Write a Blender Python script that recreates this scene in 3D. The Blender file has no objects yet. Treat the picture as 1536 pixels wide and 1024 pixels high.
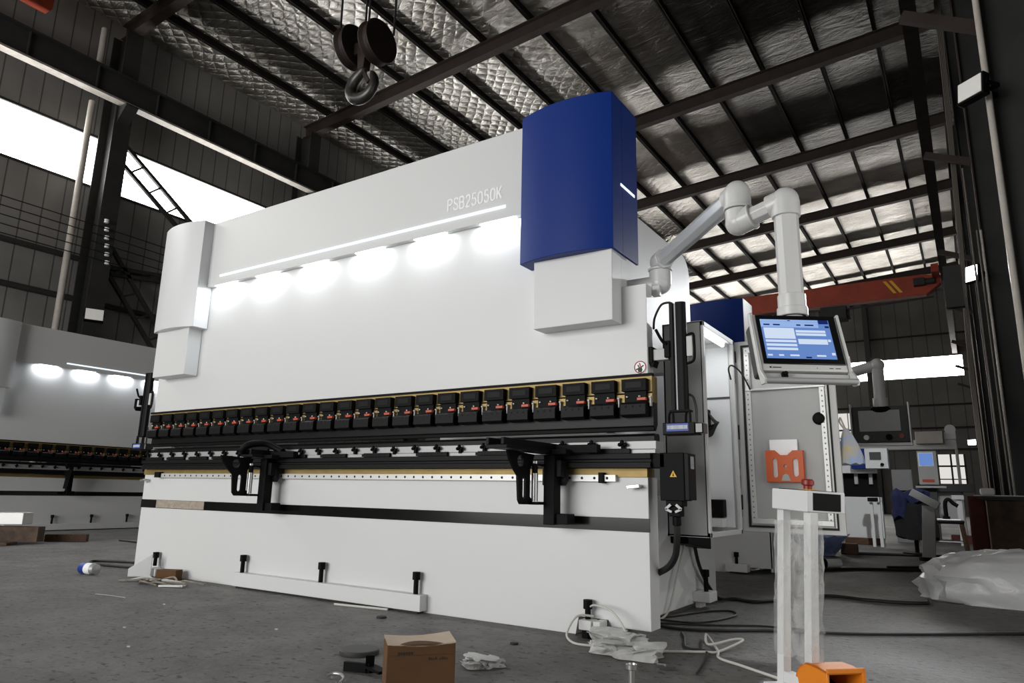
import bpy, math, random
from mathutils import Vector, Matrix
from mathutils.geometry import tessellate_polygon
random.seed(7)
S = bpy.context.scene
COL = S.collection
PI = math.pi

# ------------------------------------------------------------------ mesh builder
class MB:
    def __init__(s):
        s.v = []; s.f = []; s.m = []; s.mi = 0
    def add(s, vs, fs):
        b = len(s.v); s.v += [tuple(p) for p in vs]
        for f in fs:
            s.f.append([i + b for i in f]); s.m.append(s.mi)
        return s
    def box(s, x0, x1, y0, y1, z0, z1):
        if x0 > x1: x0, x1 = x1, x0
        if y0 > y1: y0, y1 = y1, y0
        if z0 > z1: z0, z1 = z1, z0
        return s.add([(x0,y0,z0),(x1,y0,z0),(x1,y1,z0),(x0,y1,z0),(x0,y0,z1),(x1,y0,z1),(x1,y1,z1),(x0,y1,z1)],
                     [(0,3,2,1),(4,5,6,7),(0,1,5,4),(1,2,6,5),(2,3,7,6),(3,0,4,7)])
    def obox(s, c, ax, ay, az, hx, hy, hz):
        c = Vector(c); ax = Vector(ax).normalized()*hx; ay = Vector(ay).normalized()*hy; az = Vector(az).normalized()*hz
        vs = [c + i*ax + j*ay + k*az for k in (-1,1) for (i,j) in ((-1,-1),(1,-1),(1,1),(-1,1))]
        return s.add(vs, [(0,3,2,1),(4,5,6,7),(0,1,5,4),(1,2,6,5),(2,3,7,6),(3,0,4,7)])
    def beam(s, p0, p1, w, h, up=(0,0,1)):
        p0 = Vector(p0); p1 = Vector(p1); d = (p1-p0)
        side = d.cross(Vector(up)).normalized(); u = side.cross(d).normalized()
        return s.obox((p0+p1)/2, d, side, u, d.length/2, w/2, h/2)
    def ibeam(s, p0, p1, w, h, t=.02, up=(0,0,1)):
        p0 = Vector(p0); p1 = Vector(p1); d = (p1-p0)
        side = d.cross(Vector(up)).normalized(); u = side.cross(d).normalized()
        a = w/2; b = h/2; c = t/2
        prof = [(-a,-b),(a,-b),(a,-b+t),(c,-b+t),(c,b-t),(a,b-t),(a,b),(-a,b),(-a,b-t),(-c,b-t),(-c,-b+t),(-a,-b+t)]
        n = len(prof)
        vs = [p0 + side*x + u*y for x,y in prof] + [p1 + side*x + u*y for x,y in prof]
        fs = [(i,(i+1)%n,n+(i+1)%n,n+i) for i in range(n)] + [tuple(range(n))[::-1], tuple(range(n,2*n))]
        return s.add(vs, fs)
    def prism(s, pts, axis, a0, a1, holes=()):
        def P(p, a):
            return {'x': (a, p[0], p[1]), 'y': (p[0], a, p[1]), 'z': (p[0], p[1], a)}[axis]
        loops = [list(pts)] + [list(h) for h in holes]
        flat = [p for l in loops for p in l]; n = len(flat)
        vs = [P(p,a0) for p in flat] + [P(p,a1) for p in flat]
        fs = []
        if holes:
            tr = tessellate_polygon([[Vector((p[0],p[1],0)) for p in l] for l in loops])
            for t in tr:
                fs.append(tuple(t)); fs.append(tuple(i+n for i in t[::-1]))
        else:
            fs += [tuple(range(n)), tuple(range(n,2*n))[::-1]]
        b = 0
        for l in loops:
            k = len(l)
            for i in range(k):
                j = (i+1) % k
                fs.append((b+i, b+j, n+b+j, n+b+i))
            b += k
        return s.add(vs, fs)
    def cyl(s, p0, p1, r0, r1=None, n=16, caps=True):
        p0 = Vector(p0); p1 = Vector(p1); r1 = r0 if r1 is None else r1
        d = (p1-p0).normalized(); a = d.orthogonal().normalized(); b = d.cross(a)
        vs = []
        for p, r in ((p0,r0),(p1,r1)):
            vs += [p + (a*math.cos(2*PI*i/n) + b*math.sin(2*PI*i/n))*r for i in range(n)]
        fs = [(i,(i+1)%n,n+(i+1)%n,n+i) for i in range(n)]
        if caps: fs += [tuple(range(n))[::-1], tuple(range(n,2*n))]
        return s.add(vs, fs)
    def tube(s, pts, r, n=8, smooth=0, taper=None):
        pts = [Vector(p) for p in pts]
        if smooth: pts = spline(pts, smooth)
        rings = []; a = None; m = len(pts)
        for i, p in enumerate(pts):
            d = (pts[min(i+1,m-1)] - pts[max(i-1,0)]).normalized()
            a = d.orthogonal().normalized() if a is None else (a - d*a.dot(d)).normalized()
            b = d.cross(a); rr = r if taper is None else r*taper(i/(m-1))
            rings.append([p + (a*math.cos(2*PI*k/n) + b*math.sin(2*PI*k/n))*rr for k in range(n)])
        vs = [q for g in rings for q in g]
        fs = [(i*n+k, i*n+(k+1)%n, (i+1)*n+(k+1)%n, (i+1)*n+k) for i in range(m-1) for k in range(n)]
        fs += [tuple(range(n))[::-1], tuple(range((m-1)*n, m*n))]
        return s.add(vs, fs)
    def lathe(s, prof, c=(0,0,0), axis='z', n=24):
        c = Vector(c); ex = {'z': (Vector((1,0,0)),Vector((0,1,0)),Vector((0,0,1))), 'x': (Vector((0,1,0)),Vector((0,0,1)),Vector((1,0,0))), 'y': (Vector((0,0,1)),Vector((1,0,0)),Vector((0,1,0)))}[axis]
        vs = []
        for r, h in prof:
            vs += [c + (ex[0]*math.cos(2*PI*i/n) + ex[1]*math.sin(2*PI*i/n))*r + ex[2]*h for i in range(n)]
        fs = [(j*n+i, j*n+(i+1)%n, (j+1)*n+(i+1)%n, (j+1)*n+i) for j in range(len(prof)-1) for i in range(n)]
        fs += [tuple(range(n))[::-1], tuple(range((len(prof)-1)*n, len(prof)*n))]
        return s.add(vs, fs)
    def ball(s, c, rx, ry=None, rz=None, n=16, m=10):
        ry = rx if ry is None else ry; rz = rx if rz is None else rz
        c = Vector(c); vs = []
        for j in range(1, m):
            t = PI*j/m
            vs += [c + Vector((rx*math.sin(t)*math.cos(2*PI*i/n), ry*math.sin(t)*math.sin(2*PI*i/n), rz*math.cos(t))) for i in range(n)]
        top = len(vs); vs += [c + Vector((0,0,rz)), c - Vector((0,0,rz))]
        fs = [(j*n+i, (j+1)*n+i, (j+1)*n+(i+1)%n, j*n+(i+1)%n) for j in range(m-2) for i in range(n)]
        fs += [(top, i, (i+1)%n) for i in range(n)] + [(top+1, (m-2)*n+(i+1)%n, (m-2)*n+i) for i in range(n)]
        return s.add(vs, fs)
    def xform(s, M):
        s.v = [tuple(M @ Vector(p)) for p in s.v]; return s
    def build(s, name, mats, parent=None, bevel=0, smooth=False, loc=None):
        me = bpy.data.meshes.new(name)
        off = Vector(loc) if loc else Vector((0,0,0))
        me.from_pydata([tuple(Vector(p)-off) for p in s.v], [], s.f)
        if not isinstance(mats, (list,tuple)): mats = [mats]
        for m in mats: me.materials.append(m)
        me.polygons.foreach_set('material_index', s.m)
        me.update(); fix_normals(me)
        o = bpy.data.objects.new(name, me); COL.objects.link(o)
        o.location = off
        if parent is not None: o.parent = parent
        if smooth:
            me.polygons.foreach_set('use_smooth', [True]*len(me.polygons))
            try: me.set_sharp_from_angle(angle=math.radians(38))
            except Exception: pass
        if bevel:
            b = o.modifiers.new('bevel','BEVEL'); b.width = bevel; b.segments = 2; b.limit_method = 'ANGLE'; b.angle_limit = math.radians(40)
        return o

def fix_normals(me):
    import bmesh
    bm = bmesh.new(); bm.from_mesh(me)
    bmesh.ops.recalc_face_normals(bm, faces=bm.faces)
    bm.to_mesh(me); bm.free()

def spline(pts, k):
    out = []
    n = len(pts)
    for i in range(n-1):
        p0 = pts[max(i-1,0)]; p1 = pts[i]; p2 = pts[i+1]; p3 = pts[min(i+2,n-1)]
        for j in range(k):
            t = j/k
            out.append(.5*((2*p1) + (p2-p0)*t + (2*p0-5*p1+4*p2-p3)*t*t + (3*p1-p0-3*p2+p3)*t**3))
    out.append(pts[-1]); return out

def arc(cx, cy, r, a0, a1, n=8):
    return [(cx + r*math.cos(math.radians(a0+(a1-a0)*i/n)), cy + r*math.sin(math.radians(a0+(a1-a0)*i/n))) for i in range(n+1)]
def slot(cx, cy, w, h, n=6):
    r = w/2
    return arc(cx, cy+h/2-r, r, 0, 180, n) + arc(cx, cy-h/2+r, r, 180, 360, n)

# ------------------------------------------------------------------ materials
def mat(name, col, rough=.5, metal=0., noise=0., nscale=6., bump=0., bscale=30., spec=.5, alpha=1., trans=0., emit=None, estr=0., coat=0., stretch=(1,1,1), col2=None):
    m = bpy.data.materials.new(name); m.use_nodes = True
    nt = m.node_tree; N = nt.nodes; L = nt.links; p = N['Principled BSDF']
    c = (*col, 1)
    p.inputs['Base Color'].default_value = c
    p.inputs['Roughness'].default_value = rough; p.inputs['Metallic'].default_value = metal
    p.inputs['Specular IOR Level'].default_value = spec
    p.inputs['Alpha'].default_value = alpha; p.inputs['Transmission Weight'].default_value = trans
    p.inputs['Coat Weight'].default_value = coat
    if emit: p.inputs['Emission Color'].default_value = (*emit,1); p.inputs['Emission Strength'].default_value = estr
    if noise or bump:
        tc = N.new('ShaderNodeTexCoord'); mp = N.new('ShaderNodeMapping'); mp.inputs['Scale'].default_value = stretch
        L.new(tc.outputs['Object'], mp.inputs['Vector'])
    if noise:
        nz = N.new('ShaderNodeTexNoise'); nz.inputs['Scale'].default_value = nscale; nz.inputs['Detail'].default_value = 6; nz.inputs['Roughness'].default_value = .65
        L.new(mp.outputs['Vector'], nz.inputs['Vector'])
        r = N.new('ShaderNodeValToRGB'); c2 = col2 or tuple(x*(1-noise) for x in col)
        r.color_ramp.elements[0].position = .35; r.color_ramp.elements[0].color = (*c2,1)
        r.color_ramp.elements[1].position = .65; r.color_ramp.elements[1].color = c
        L.new(nz.outputs['Fac'], r.inputs['Fac']); L.new(r.outputs['Color'], p.inputs['Base Color'])
    if bump:
        nb = N.new('ShaderNodeTexNoise'); nb.inputs['Scale'].default_value = bscale; nb.inputs['Detail'].default_value = 5
        L.new(mp.outputs['Vector'], nb.inputs['Vector'])
        b = N.new('ShaderNodeBump'); b.inputs['Strength'].default_value = bump; b.inputs['Distance'].default_value = .02
        L.new(nb.outputs['Fac'], b.inputs['Height']); L.new(b.outputs['Normal'], p.inputs['Normal'])
    return m
def emis(name, col, s):
    m = bpy.data.materials.new(name); m.use_nodes = True; nt = m.node_tree; nt.nodes.clear()
    e = nt.nodes.new('ShaderNodeEmission'); e.inputs['Color'].default_value = (*col,1); e.inputs['Strength'].default_value = s
    o = nt.nodes.new('ShaderNodeOutputMaterial'); nt.links.new(e.outputs[0], o.inputs[0]); return m

M = dict(
 white=mat('white_paint', (.69,.695,.69), .42, bump=.015, bscale=160),
 whitesoft=mat('white_cover_paint', (.7,.71,.715), .35),
 grey=mat('grey_cabinet_paint', (.42,.42,.41), .5, bump=.05, bscale=220),
 greyfront=mat('cabinet_front_paint', (.22,.22,.216), .5, bump=.05, bscale=220),
 greyl=mat('light_grey_paint', (.55,.55,.54), .5),
 blue=mat('blue_paint', (.005,.028,.19), .42, spec=.2),
 black=mat('black_steel', (.004,.004,.004), .55, spec=.1),
 blackm=mat('black_anodised', (.006,.006,.0062), .5, spec=.14),
 punch=mat('blackened_tool_steel', (.012,.012,.012), .4, .4, spec=.2, noise=.35, nscale=2.5, stretch=(1,1,6)),
 stripe=mat('black_gloss_band', (.006,.006,.006), .16, spec=.3),
 rubber=mat('black_rubber', (.008,.008,.008), .7),
 brass=mat('brass', (.33,.235,.085), .5, .55, noise=.25, nscale=14, stretch=(.4,1,1)),
 steel=mat('bright_steel', (.5,.5,.49), .3, .85),
 alu=mat('aluminium', (.4,.4,.4), .5, .35),
 alul=mat('rail_steel', (.66,.66,.64), .4, .3),
 hole=mat('dark_hole', (.01,.01,.01), .8),
 red=mat('red_plastic', (.5,.06,.014), .45),
 redbtn=mat('dark_red_button', (.25,.02,.012), .4),
 orange=mat('orange_plastic', (.62,.1,.012), .45),
 pedal=mat('orange_pedal_paint', (.78,.23,.012), .4),
 crane=mat('crane_red_paint', (.36,.045,.012), .5, noise=.3, nscale=2),
 yellow=mat('yellow_sticker', (.75,.42,.03), .5),
 letter=mat('white_lettering', (.95,.95,.95), .4),
 led=emis('led_strip', (.8,.9,1.), 1.4),
 lamp=emis('downlight', (.92,.96,1.), 8.),
 tubelamp=emis('tube_lamp', (.95,.98,1.), 16.),
 sky=emis('bright_sky_pane', (1.,.99,.97), 12.),
 skyb=emis('bright_sky_pane_back', (1.,.97,.93), 22.),
 doorlit=emis('daylit_door_glass', (1.,.97,.92), .75),
 flood=emis('floodlight_on', (.95,.98,1.), 12.),
 floodoff=mat('faint_glow_glass', (.7,.69,.66), .25, emit=(1,.97,.9), estr=.12),  # faint glow added to the glass of unlit lamps
 pipe=mat('cast_arm_paint', (.6,.6,.59), .32, spec=.6),
 tubeal=mat('arm_tube', (.58,.6,.62), .25, .35),
 card=mat('cardboard', (.12,.055,.018), .85, noise=.2, nscale=8),
 cardl=mat('cardboard_lid', (.62,.5,.38), .8, noise=.15, nscale=10),
 ink=mat('ink', (.03,.02,.015), .8),
 plasticf=mat('plastic_film', (.6,.6,.6), .32, bump=.8, bscale=6, spec=.5, alpha=.92),
 steelr=mat('dark_roof_steel', (.02,.016,.014), .75, spec=.2, noise=.45, nscale=3),
 rafter=mat('brown_rafter_paint', (.042,.03,.025), .7, spec=.3, noise=.35, nscale=1.6),
 column=mat('dark_column_paint', (.035,.034,.033), .65, noise=.25, nscale=2, spec=.3),
 flange=mat('pale_flange_paint', (.36,.33,.29), .55, noise=.35, nscale=5),
 bundle=mat('dull_cable_sheath', (.1,.085,.07), .6),
 pvc=mat('pvc_pipe', (.5,.46,.41), .5, noise=.2, nscale=3),
 wood=mat('dark_timber', (.1,.05,.025), .8, noise=.45, nscale=6, stretch=(1,8,8)),
 rust=mat('rusty_steel', (.13,.085,.055), .8, noise=.5, nscale=5, col2=(.05,.032,.022)),
 redbrown=mat('red_brown_paint', (.12,.02,.012), .7, noise=.4, nscale=5),
 denim=mat('dark_blue_cloth', (.006,.01,.05), .9, bump=.6, bscale=9),
 clothblk=mat('black_cloth', (.004,.004,.005), .95, bump=.5, bscale=9),
 bagblue=mat('pale_blue_bag', (.25,.36,.6), .7, noise=.5, nscale=14, col2=(.5,.4,.18)),
 screenbl=emis('screen_blue', (.13,.24,.56), 1.0),
 screenhd=emis('screen_header', (.3,.45,.78), 1.0),
 screenwt=emis('screen_white', (.62,.72,.88), 1.0),
 screendk=emis('screen_dark', (.01,.02,.12), 1.0),
 bezel=mat('gloss_black_bezel', (.006,.006,.007), .12),
 film=mat('beige_patch', (.45,.38,.3), .5, noise=.5, nscale=7, stretch=(3,1,3), col2=(.28,.24,.2)),
 canblue=mat('can_blue', (.02,.06,.3), .35, .3),
 hookst=mat('worn_hook_steel', (.09,.086,.082), .4, .8, noise=.4, nscale=6),
 pulley=mat('rusty_pulley', (.024,.012,.008), .65, .1, noise=.5, nscale=4),
 dkplate=mat('dark_steel_plate', (.06,.06,.058), .55, .3),
 cable=mat('black_cable', (.006,.006,.006), .55),
 cablew=mat('white_cable', (.55,.54,.5), .5),
 wire=mat('scrap_wire', (.3,.27,.23), .5, .3, noise=.4, nscale=20),
 holeg=mat('punched_hole', (.2,.2,.2), .7),
 thinfilm=mat('thin_clear_sheet', (.72,.72,.7), .3, bump=.5, bscale=24, alpha=.72),
 fuse=mat('label_paper', (.6,.62,.68), .6, noise=.4, nscale=60, stretch=(1,1,.1)),
 labelbl=mat('label_blue', (.04,.09,.42), .5),
 jackpad=mat('pad_white', (.7,.7,.69), .5),
)

def plasticwrap():
    m = bpy.data.materials.new('stretch_film'); m.use_nodes = True; nt = m.node_tree; N = nt.nodes; L = nt.links; N.clear()
    o = N.new('ShaderNodeOutputMaterial'); mx = N.new('ShaderNodeMixShader'); t = N.new('ShaderNodeBsdfTransparent'); p = N.new('ShaderNodeBsdfPrincipled')
    p.inputs['Base Color'].default_value = (.7,.7,.68,1); p.inputs['Roughness'].default_value = .2
    tc = N.new('ShaderNodeTexCoord'); mp = N.new('ShaderNodeMapping'); mp.inputs['Scale'].default_value = (6,6,2.2); mp.inputs['Rotation'].default_value = (.5,.3,0)
    nz = N.new('ShaderNodeTexNoise'); nz.inputs['Scale'].default_value = 2.4; nz.inputs['Detail'].default_value = 7; nz.inputs['Distortion'].default_value = 1.2
    r = N.new('ShaderNodeValToRGB'); r.color_ramp.elements[0].position = .38; r.color_ramp.elements[0].color = (.1,.1,.1,1); r.color_ramp.elements[1].position = .72; r.color_ramp.elements[1].color = (.5,.5,.5,1)
    b = N.new('ShaderNodeBump'); b.inputs['Strength'].default_value = .8; b.inputs['Distance'].default_value = .03
    L.new(tc.outputs['Object'], mp.inputs[0]); L.new(mp.outputs[0], nz.inputs['Vector']); L.new(nz.outputs['Fac'], r.inputs[0]); L.new(nz.outputs['Fac'], b.inputs['Height'])
    L.new(b.outputs[0], p.inputs['Normal']); L.new(r.outputs[0], mx.inputs[0]); L.new(t.outputs[0], mx.inputs[1]); L.new(p.outputs[0], mx.inputs[2]); L.new(mx.outputs[0], o.inputs[0])
    return m
M['wrap'] = plasticwrap()

def floor_mat():
    m = bpy.data.materials.new('worn_concrete'); m.use_nodes = True; nt = m.node_tree; N = nt.nodes; L = nt.links; p = N['Principled BSDF']
    tc = N.new('ShaderNodeTexCoord')
    def noise(sc, det, rough, st=(1,1,1), dist=0):
        mp = N.new('ShaderNodeMapping'); mp.inputs['Scale'].default_value = st; L.new(tc.outputs['Object'], mp.inputs[0])
        n = N.new('ShaderNodeTexNoise'); n.inputs['Scale'].default_value = sc; n.inputs['Detail'].default_value = det; n.inputs['Roughness'].default_value = rough; n.inputs['Distortion'].default_value = dist
        L.new(mp.outputs[0], n.inputs['Vector']); return n
    def ramp(src, a, b, ca, cb):
        r = N.new('ShaderNodeValToRGB'); r.color_ramp.elements[0].position = a; r.color_ramp.elements[0].color = (*ca,1); r.color_ramp.elements[1].position = b; r.color_ramp.elements[1].color = (*cb,1)
        L.new(src, r.inputs[0]); return r
    def mul(a, b, f=1.):
        x = N.new('ShaderNodeMix'); x.data_type = 'RGBA'; x.blend_type = 'MULTIPLY'; x.inputs['Factor'].default_value = f
        L.new(a, x.inputs['A']); L.new(b, x.inputs['B']); return x.outputs['Result']
    big = ramp(noise(.35,5,.6,dist=.4).outputs['Fac'], .3, .7, (.115,.11,.104), (.19,.182,.17))
    mid = ramp(noise(3.2,8,.7).outputs['Fac'], .36, .6, (.5,.485,.47), (1,1,1))
    chips = ramp(noise(17,5,.6,st=(1,1.6,1)).outputs['Fac'], .35, .43, (.16,.15,.14), (1,1,1))
    spots = ramp(noise(1.1,6,.75,dist=1.).outputs['Fac'], .28, .42, (.5,.48,.47), (1,1,1))
    c = mul(mul(mul(big.outputs[0], mid.outputs[0]), chips.outputs[0]), spots.outputs[0])
    L.new(c, p.inputs['Base Color'])
    rr = ramp(noise(.8,4,.6).outputs['Fac'], .3, .7, (.5,.5,.5), (.75,.75,.75)); L.new(rr.outputs[0], p.inputs['Roughness'])
    b = N.new('ShaderNodeBump'); b.inputs['Strength'].default_value = .6; b.inputs['Distance'].default_value = .02
    L.new(noise(22,6,.7).outputs['Fac'], b.inputs['Height']); L.new(b.outputs[0], p.inputs['Normal'])
    return m

def foil_mat():
    m = bpy.data.materials.new('quilted_foil'); m.use_nodes = True; nt = m.node_tree; N = nt.nodes; L = nt.links; p = N['Principled BSDF']
    p.inputs['Metallic'].default_value = .9; p.inputs['Roughness'].default_value = .3
    tc = N.new('ShaderNodeTexCoord')
    def wave(rot):
        mp = N.new('ShaderNodeMapping'); mp.inputs['Rotation'].default_value = (0,0,math.radians(rot)); L.new(tc.outputs['Object'], mp.inputs[0])
        dn = N.new('ShaderNodeTexNoise'); dn.inputs['Scale'].default_value = .9; dn.inputs['Detail'].default_value = 3; L.new(tc.outputs['Object'], dn.inputs['Vector'])
        sp = N.new('ShaderNodeSeparateXYZ'); L.new(mp.outputs[0], sp.inputs[0])
        ma = N.new('ShaderNodeMath'); ma.operation = 'MULTIPLY_ADD'; ma.inputs[1].default_value = .35; L.new(dn.outputs['Fac'], ma.inputs[0]); L.new(sp.outputs[0], ma.inputs[2])
        sc = N.new('ShaderNodeMath'); sc.operation = 'MULTIPLY'; sc.inputs[1].default_value = PI/.3; L.new(ma.outputs[0], sc.inputs[0])
        si = N.new('ShaderNodeMath'); si.operation = 'SINE'; L.new(sc.outputs[0], si.inputs[0])
        ab = N.new('ShaderNodeMath'); ab.operation = 'ABSOLUTE'; L.new(si.outputs[0], ab.inputs[0])
        pw = N.new('ShaderNodeMath'); pw.operation = 'POWER'; pw.inputs[1].default_value = .55; L.new(ab.outputs[0], pw.inputs[0]); return pw
    w1, w2 = wave(45), wave(-45)
    mul0 = N.new('ShaderNodeMath'); mul0.operation = 'MULTIPLY'; L.new(w1.outputs[0], mul0.inputs[0]); L.new(w2.outputs[0], mul0.inputs[1])
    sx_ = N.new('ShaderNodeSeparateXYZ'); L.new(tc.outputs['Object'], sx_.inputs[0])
    mr_ = N.new('ShaderNodeMapRange'); mr_.inputs[1].default_value = -10.5; mr_.inputs[2].default_value = -7.; mr_.inputs[3].default_value = 1.; mr_.inputs[4].default_value = .1; L.new(sx_.outputs[0], mr_.inputs[0])
    mul = N.new('ShaderNodeMath'); mul.operation = 'MULTIPLY'; L.new(mul0.outputs[0], mul.inputs[0]); L.new(mr_.outputs[0], mul.inputs[1])
    mp = N.new('ShaderNodeMapping'); mp.inputs['Scale'].default_value = (.55,1.9,1); mp.inputs['Rotation'].default_value = (0,0,.5); L.new(tc.outputs['Object'], mp.inputs[0])
    nz = N.new('ShaderNodeTexNoise'); nz.inputs['Scale'].default_value = 2.2; nz.inputs['Detail'].default_value = 8; nz.inputs['Roughness'].default_value = .62; nz.inputs['Distortion'].default_value = 1.1
    L.new(mp.outputs[0], nz.inputs['Vector'])
    nm = N.new('ShaderNodeMath'); nm.operation = 'MULTIPLY'; nm.inputs[1].default_value = 2.2; L.new(nz.outputs['Fac'], nm.inputs[0])
    ad = N.new('ShaderNodeMath'); ad.operation = 'ADD'; L.new(mul.outputs[0], ad.inputs[0]); L.new(nm.outputs[0], ad.inputs[1])
    b = N.new('ShaderNodeBump'); b.inputs['Strength'].default_value = 1.; b.inputs['Distance'].default_value = .042; L.new(ad.outputs[0], b.inputs['Height']); L.new(b.outputs[0], p.inputs['Normal'])
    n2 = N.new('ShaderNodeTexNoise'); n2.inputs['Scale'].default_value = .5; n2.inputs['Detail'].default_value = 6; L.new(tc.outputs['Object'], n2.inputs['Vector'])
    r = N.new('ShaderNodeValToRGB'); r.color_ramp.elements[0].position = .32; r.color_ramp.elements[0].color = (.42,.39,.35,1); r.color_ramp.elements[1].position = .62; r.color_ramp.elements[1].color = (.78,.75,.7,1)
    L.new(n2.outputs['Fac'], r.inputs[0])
    shade_x = N.new('ShaderNodeMapRange'); shade_x.inputs[1].default_value = -7.5; shade_x.inputs[2].default_value = -3.5; shade_x.inputs[3].default_value = 1.; shade_x.inputs[4].default_value = .12; L.new(sx_.outputs[0], shade_x.inputs[0])  # shade put into the foil colour towards the right
    lit_y = N.new('ShaderNodeMapRange'); lit_y.inputs[1].default_value = 23.; lit_y.inputs[2].default_value = 26.; lit_y.inputs[3].default_value = 0.; lit_y.inputs[4].default_value = .9; L.new(sx_.outputs[1], lit_y.inputs[0])  # painted light: far roof rows keep a bright foil colour
    roof_shade = N.new('ShaderNodeMath'); roof_shade.operation = 'MAXIMUM'; L.new(shade_x.outputs[0], roof_shade.inputs[0]); L.new(lit_y.outputs[0], roof_shade.inputs[1])
    dm = N.new('ShaderNodeMix'); dm.data_type = 'RGBA'; dm.blend_type = 'MULTIPLY'; dm.inputs['Factor'].default_value = 1; L.new(r.outputs[0], dm.inputs['A']); L.new(roof_shade.outputs[0], dm.inputs['B'])
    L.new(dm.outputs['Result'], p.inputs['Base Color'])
    return m

def corrugated(name, col, along, period=.45):
    m = bpy.data.materials.new(name); m.use_nodes = True; nt = m.node_tree; N = nt.nodes; L = nt.links; p = N['Principled BSDF']
    p.inputs['Roughness'].default_value = .55
    tc = N.new('ShaderNodeTexCoord'); sp = N.new('ShaderNodeSeparateXYZ'); L.new(tc.outputs['Object'], sp.inputs[0])
    d = N.new('ShaderNodeMath'); d.operation = 'DIVIDE'; d.inputs[1].default_value = period; L.new(sp.outputs[along], d.inputs[0])
    fr = N.new('ShaderNodeMath'); fr.operation = 'FRACT'; L.new(d.outputs[0], fr.inputs[0])
    r = N.new('ShaderNodeValToRGB'); e = r.color_ramp.elements
    e[0].position = 0; e[0].color = (*[c*.3 for c in col],1); e[1].position = .09; e[1].color = (*col,1)
    x = e.new(.05); x.color = (*[c*.35 for c in col],1)
    L.new(fr.outputs[0], r.inputs[0])
    nz = N.new('ShaderNodeTexNoise'); nz.inputs['Scale'].default_value = .7; nz.inputs['Detail'].default_value = 5; L.new(tc.outputs['Object'], nz.inputs['Vector'])
    mr = N.new('ShaderNodeValToRGB'); mr.color_ramp.elements[0].position = .3; mr.color_ramp.elements[0].color = (.7,.7,.7,1); mr.color_ramp.elements[1].position = .7; L.new(nz.outputs['Fac'], mr.inputs[0])
    mx = N.new('ShaderNodeMix'); mx.data_type = 'RGBA'; mx.blend_type = 'MULTIPLY'; mx.inputs['Factor'].default_value = 1; L.new(r.outputs[0], mx.inputs['A']); L.new(mr.outputs[0], mx.inputs['B'])
    L.new(mx.outputs['Result'], p.inputs['Base Color'])
    b = N.new('ShaderNodeBump'); b.inputs['Strength'].default_value = .6; b.inputs['Distance'].default_value = .02; L.new(r.outputs[0], b.inputs['Height']); L.new(b.outputs[0], p.inputs['Normal'])
    return m
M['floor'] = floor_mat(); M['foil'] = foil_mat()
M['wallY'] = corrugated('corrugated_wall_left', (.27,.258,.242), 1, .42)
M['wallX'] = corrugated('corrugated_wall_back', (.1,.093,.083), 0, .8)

# ------------------------------------------------------------------ object helpers
def tag(o, label, cat, group=None, kind=None):
    o['label'] = label; o['category'] = cat
    if group: o['group'] = group
    if kind: o['kind'] = kind
    return o
class Thing:
    """Empty at the base of a thing; parts are given in the thing's own frame, or in world numbers when world=True."""
    def __init__(s, name, label, cat, loc=(0,0,0), rz=0., group=None, world=True):
        s.e = bpy.data.objects.new(name, None); COL.objects.link(s.e)
        s.e.empty_display_size = .1; s.e.location = loc; s.e.rotation_euler = (0,0,rz)
        s.loc = Vector(loc); s.world = world; tag(s.e, label, cat, group)
    def part(s, name, mb, mats, bevel=0, smooth=False, parent=None, label=None):
        if s.world and s.loc.length: mb.v = [tuple(Vector(p)-s.loc) for p in mb.v]
        o = mb.build(name, mats, parent or s.e, bevel, smooth)
        if label: o['label'] = label
        return o
def single(name, mb, mats, label, cat, loc=None, bevel=0, smooth=False, group=None, kind=None):
    o = mb.build(name, mats, None, bevel, smooth, loc); return tag(o, label, cat, group, kind)
def struct(name, mb, mats, label, cat, **k):
    return single(name, mb, mats, label, cat, kind='structure', **k)
def dup(root, loc, rz, label, group=None):
    r = root.copy(); COL.objects.link(r); r.location = loc; r.rotation_euler = (0,0,rz); r['label'] = label
    if group: r['group'] = group
    for ch in list(root.children):
        c = ch.copy(); COL.objects.link(c); c.parent = r
        for g in ch.children:
            d = g.copy(); COL.objects.link(d); d.parent = c
    return r
ORD = ['first','second','third','fourth','fifth','sixth','seventh','eighth','ninth','tenth','eleventh','twelfth','thirteenth','fourteenth']
# ================================================================== THE HALL
XL, XR, YF, YB = -16.2, 1.75, -14., 46.
def zraf(x): return 12.13 + .067*(x + 15.85)          # underside of a rafter
struct('floor', MB().box(-17, 12, -15, 47, -.12, 0), M['floor'], 'dark worn concrete workshop floor with scuffs and stains', 'floor')
cm = MB()
nx = 36; ny = 120
cv = []
for j in range(ny+1):
    for i in range(nx+1):
        x = XL - .2 + (XR + 10.2 - XL + .2)*i/nx; y = YF + (YB + .3 - YF)*j/ny
        z = zraf(x) + .62 if x < 2.2 else zraf(2.2) + .62 - .067*(x-2.2)
        cv.append((x, y, z + random.uniform(-.014,.014)))
cm.add(cv, [(j*(nx+1)+i, (j+1)*(nx+1)+i, (j+1)*(nx+1)+i+1, j*(nx+1)+i+1) for j in range(ny) for i in range(nx)])
ceil_o = struct('ceiling', cm, M['foil'], 'quilted silver foil insulation under the pitched roof', 'ceiling', smooth=True)

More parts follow.
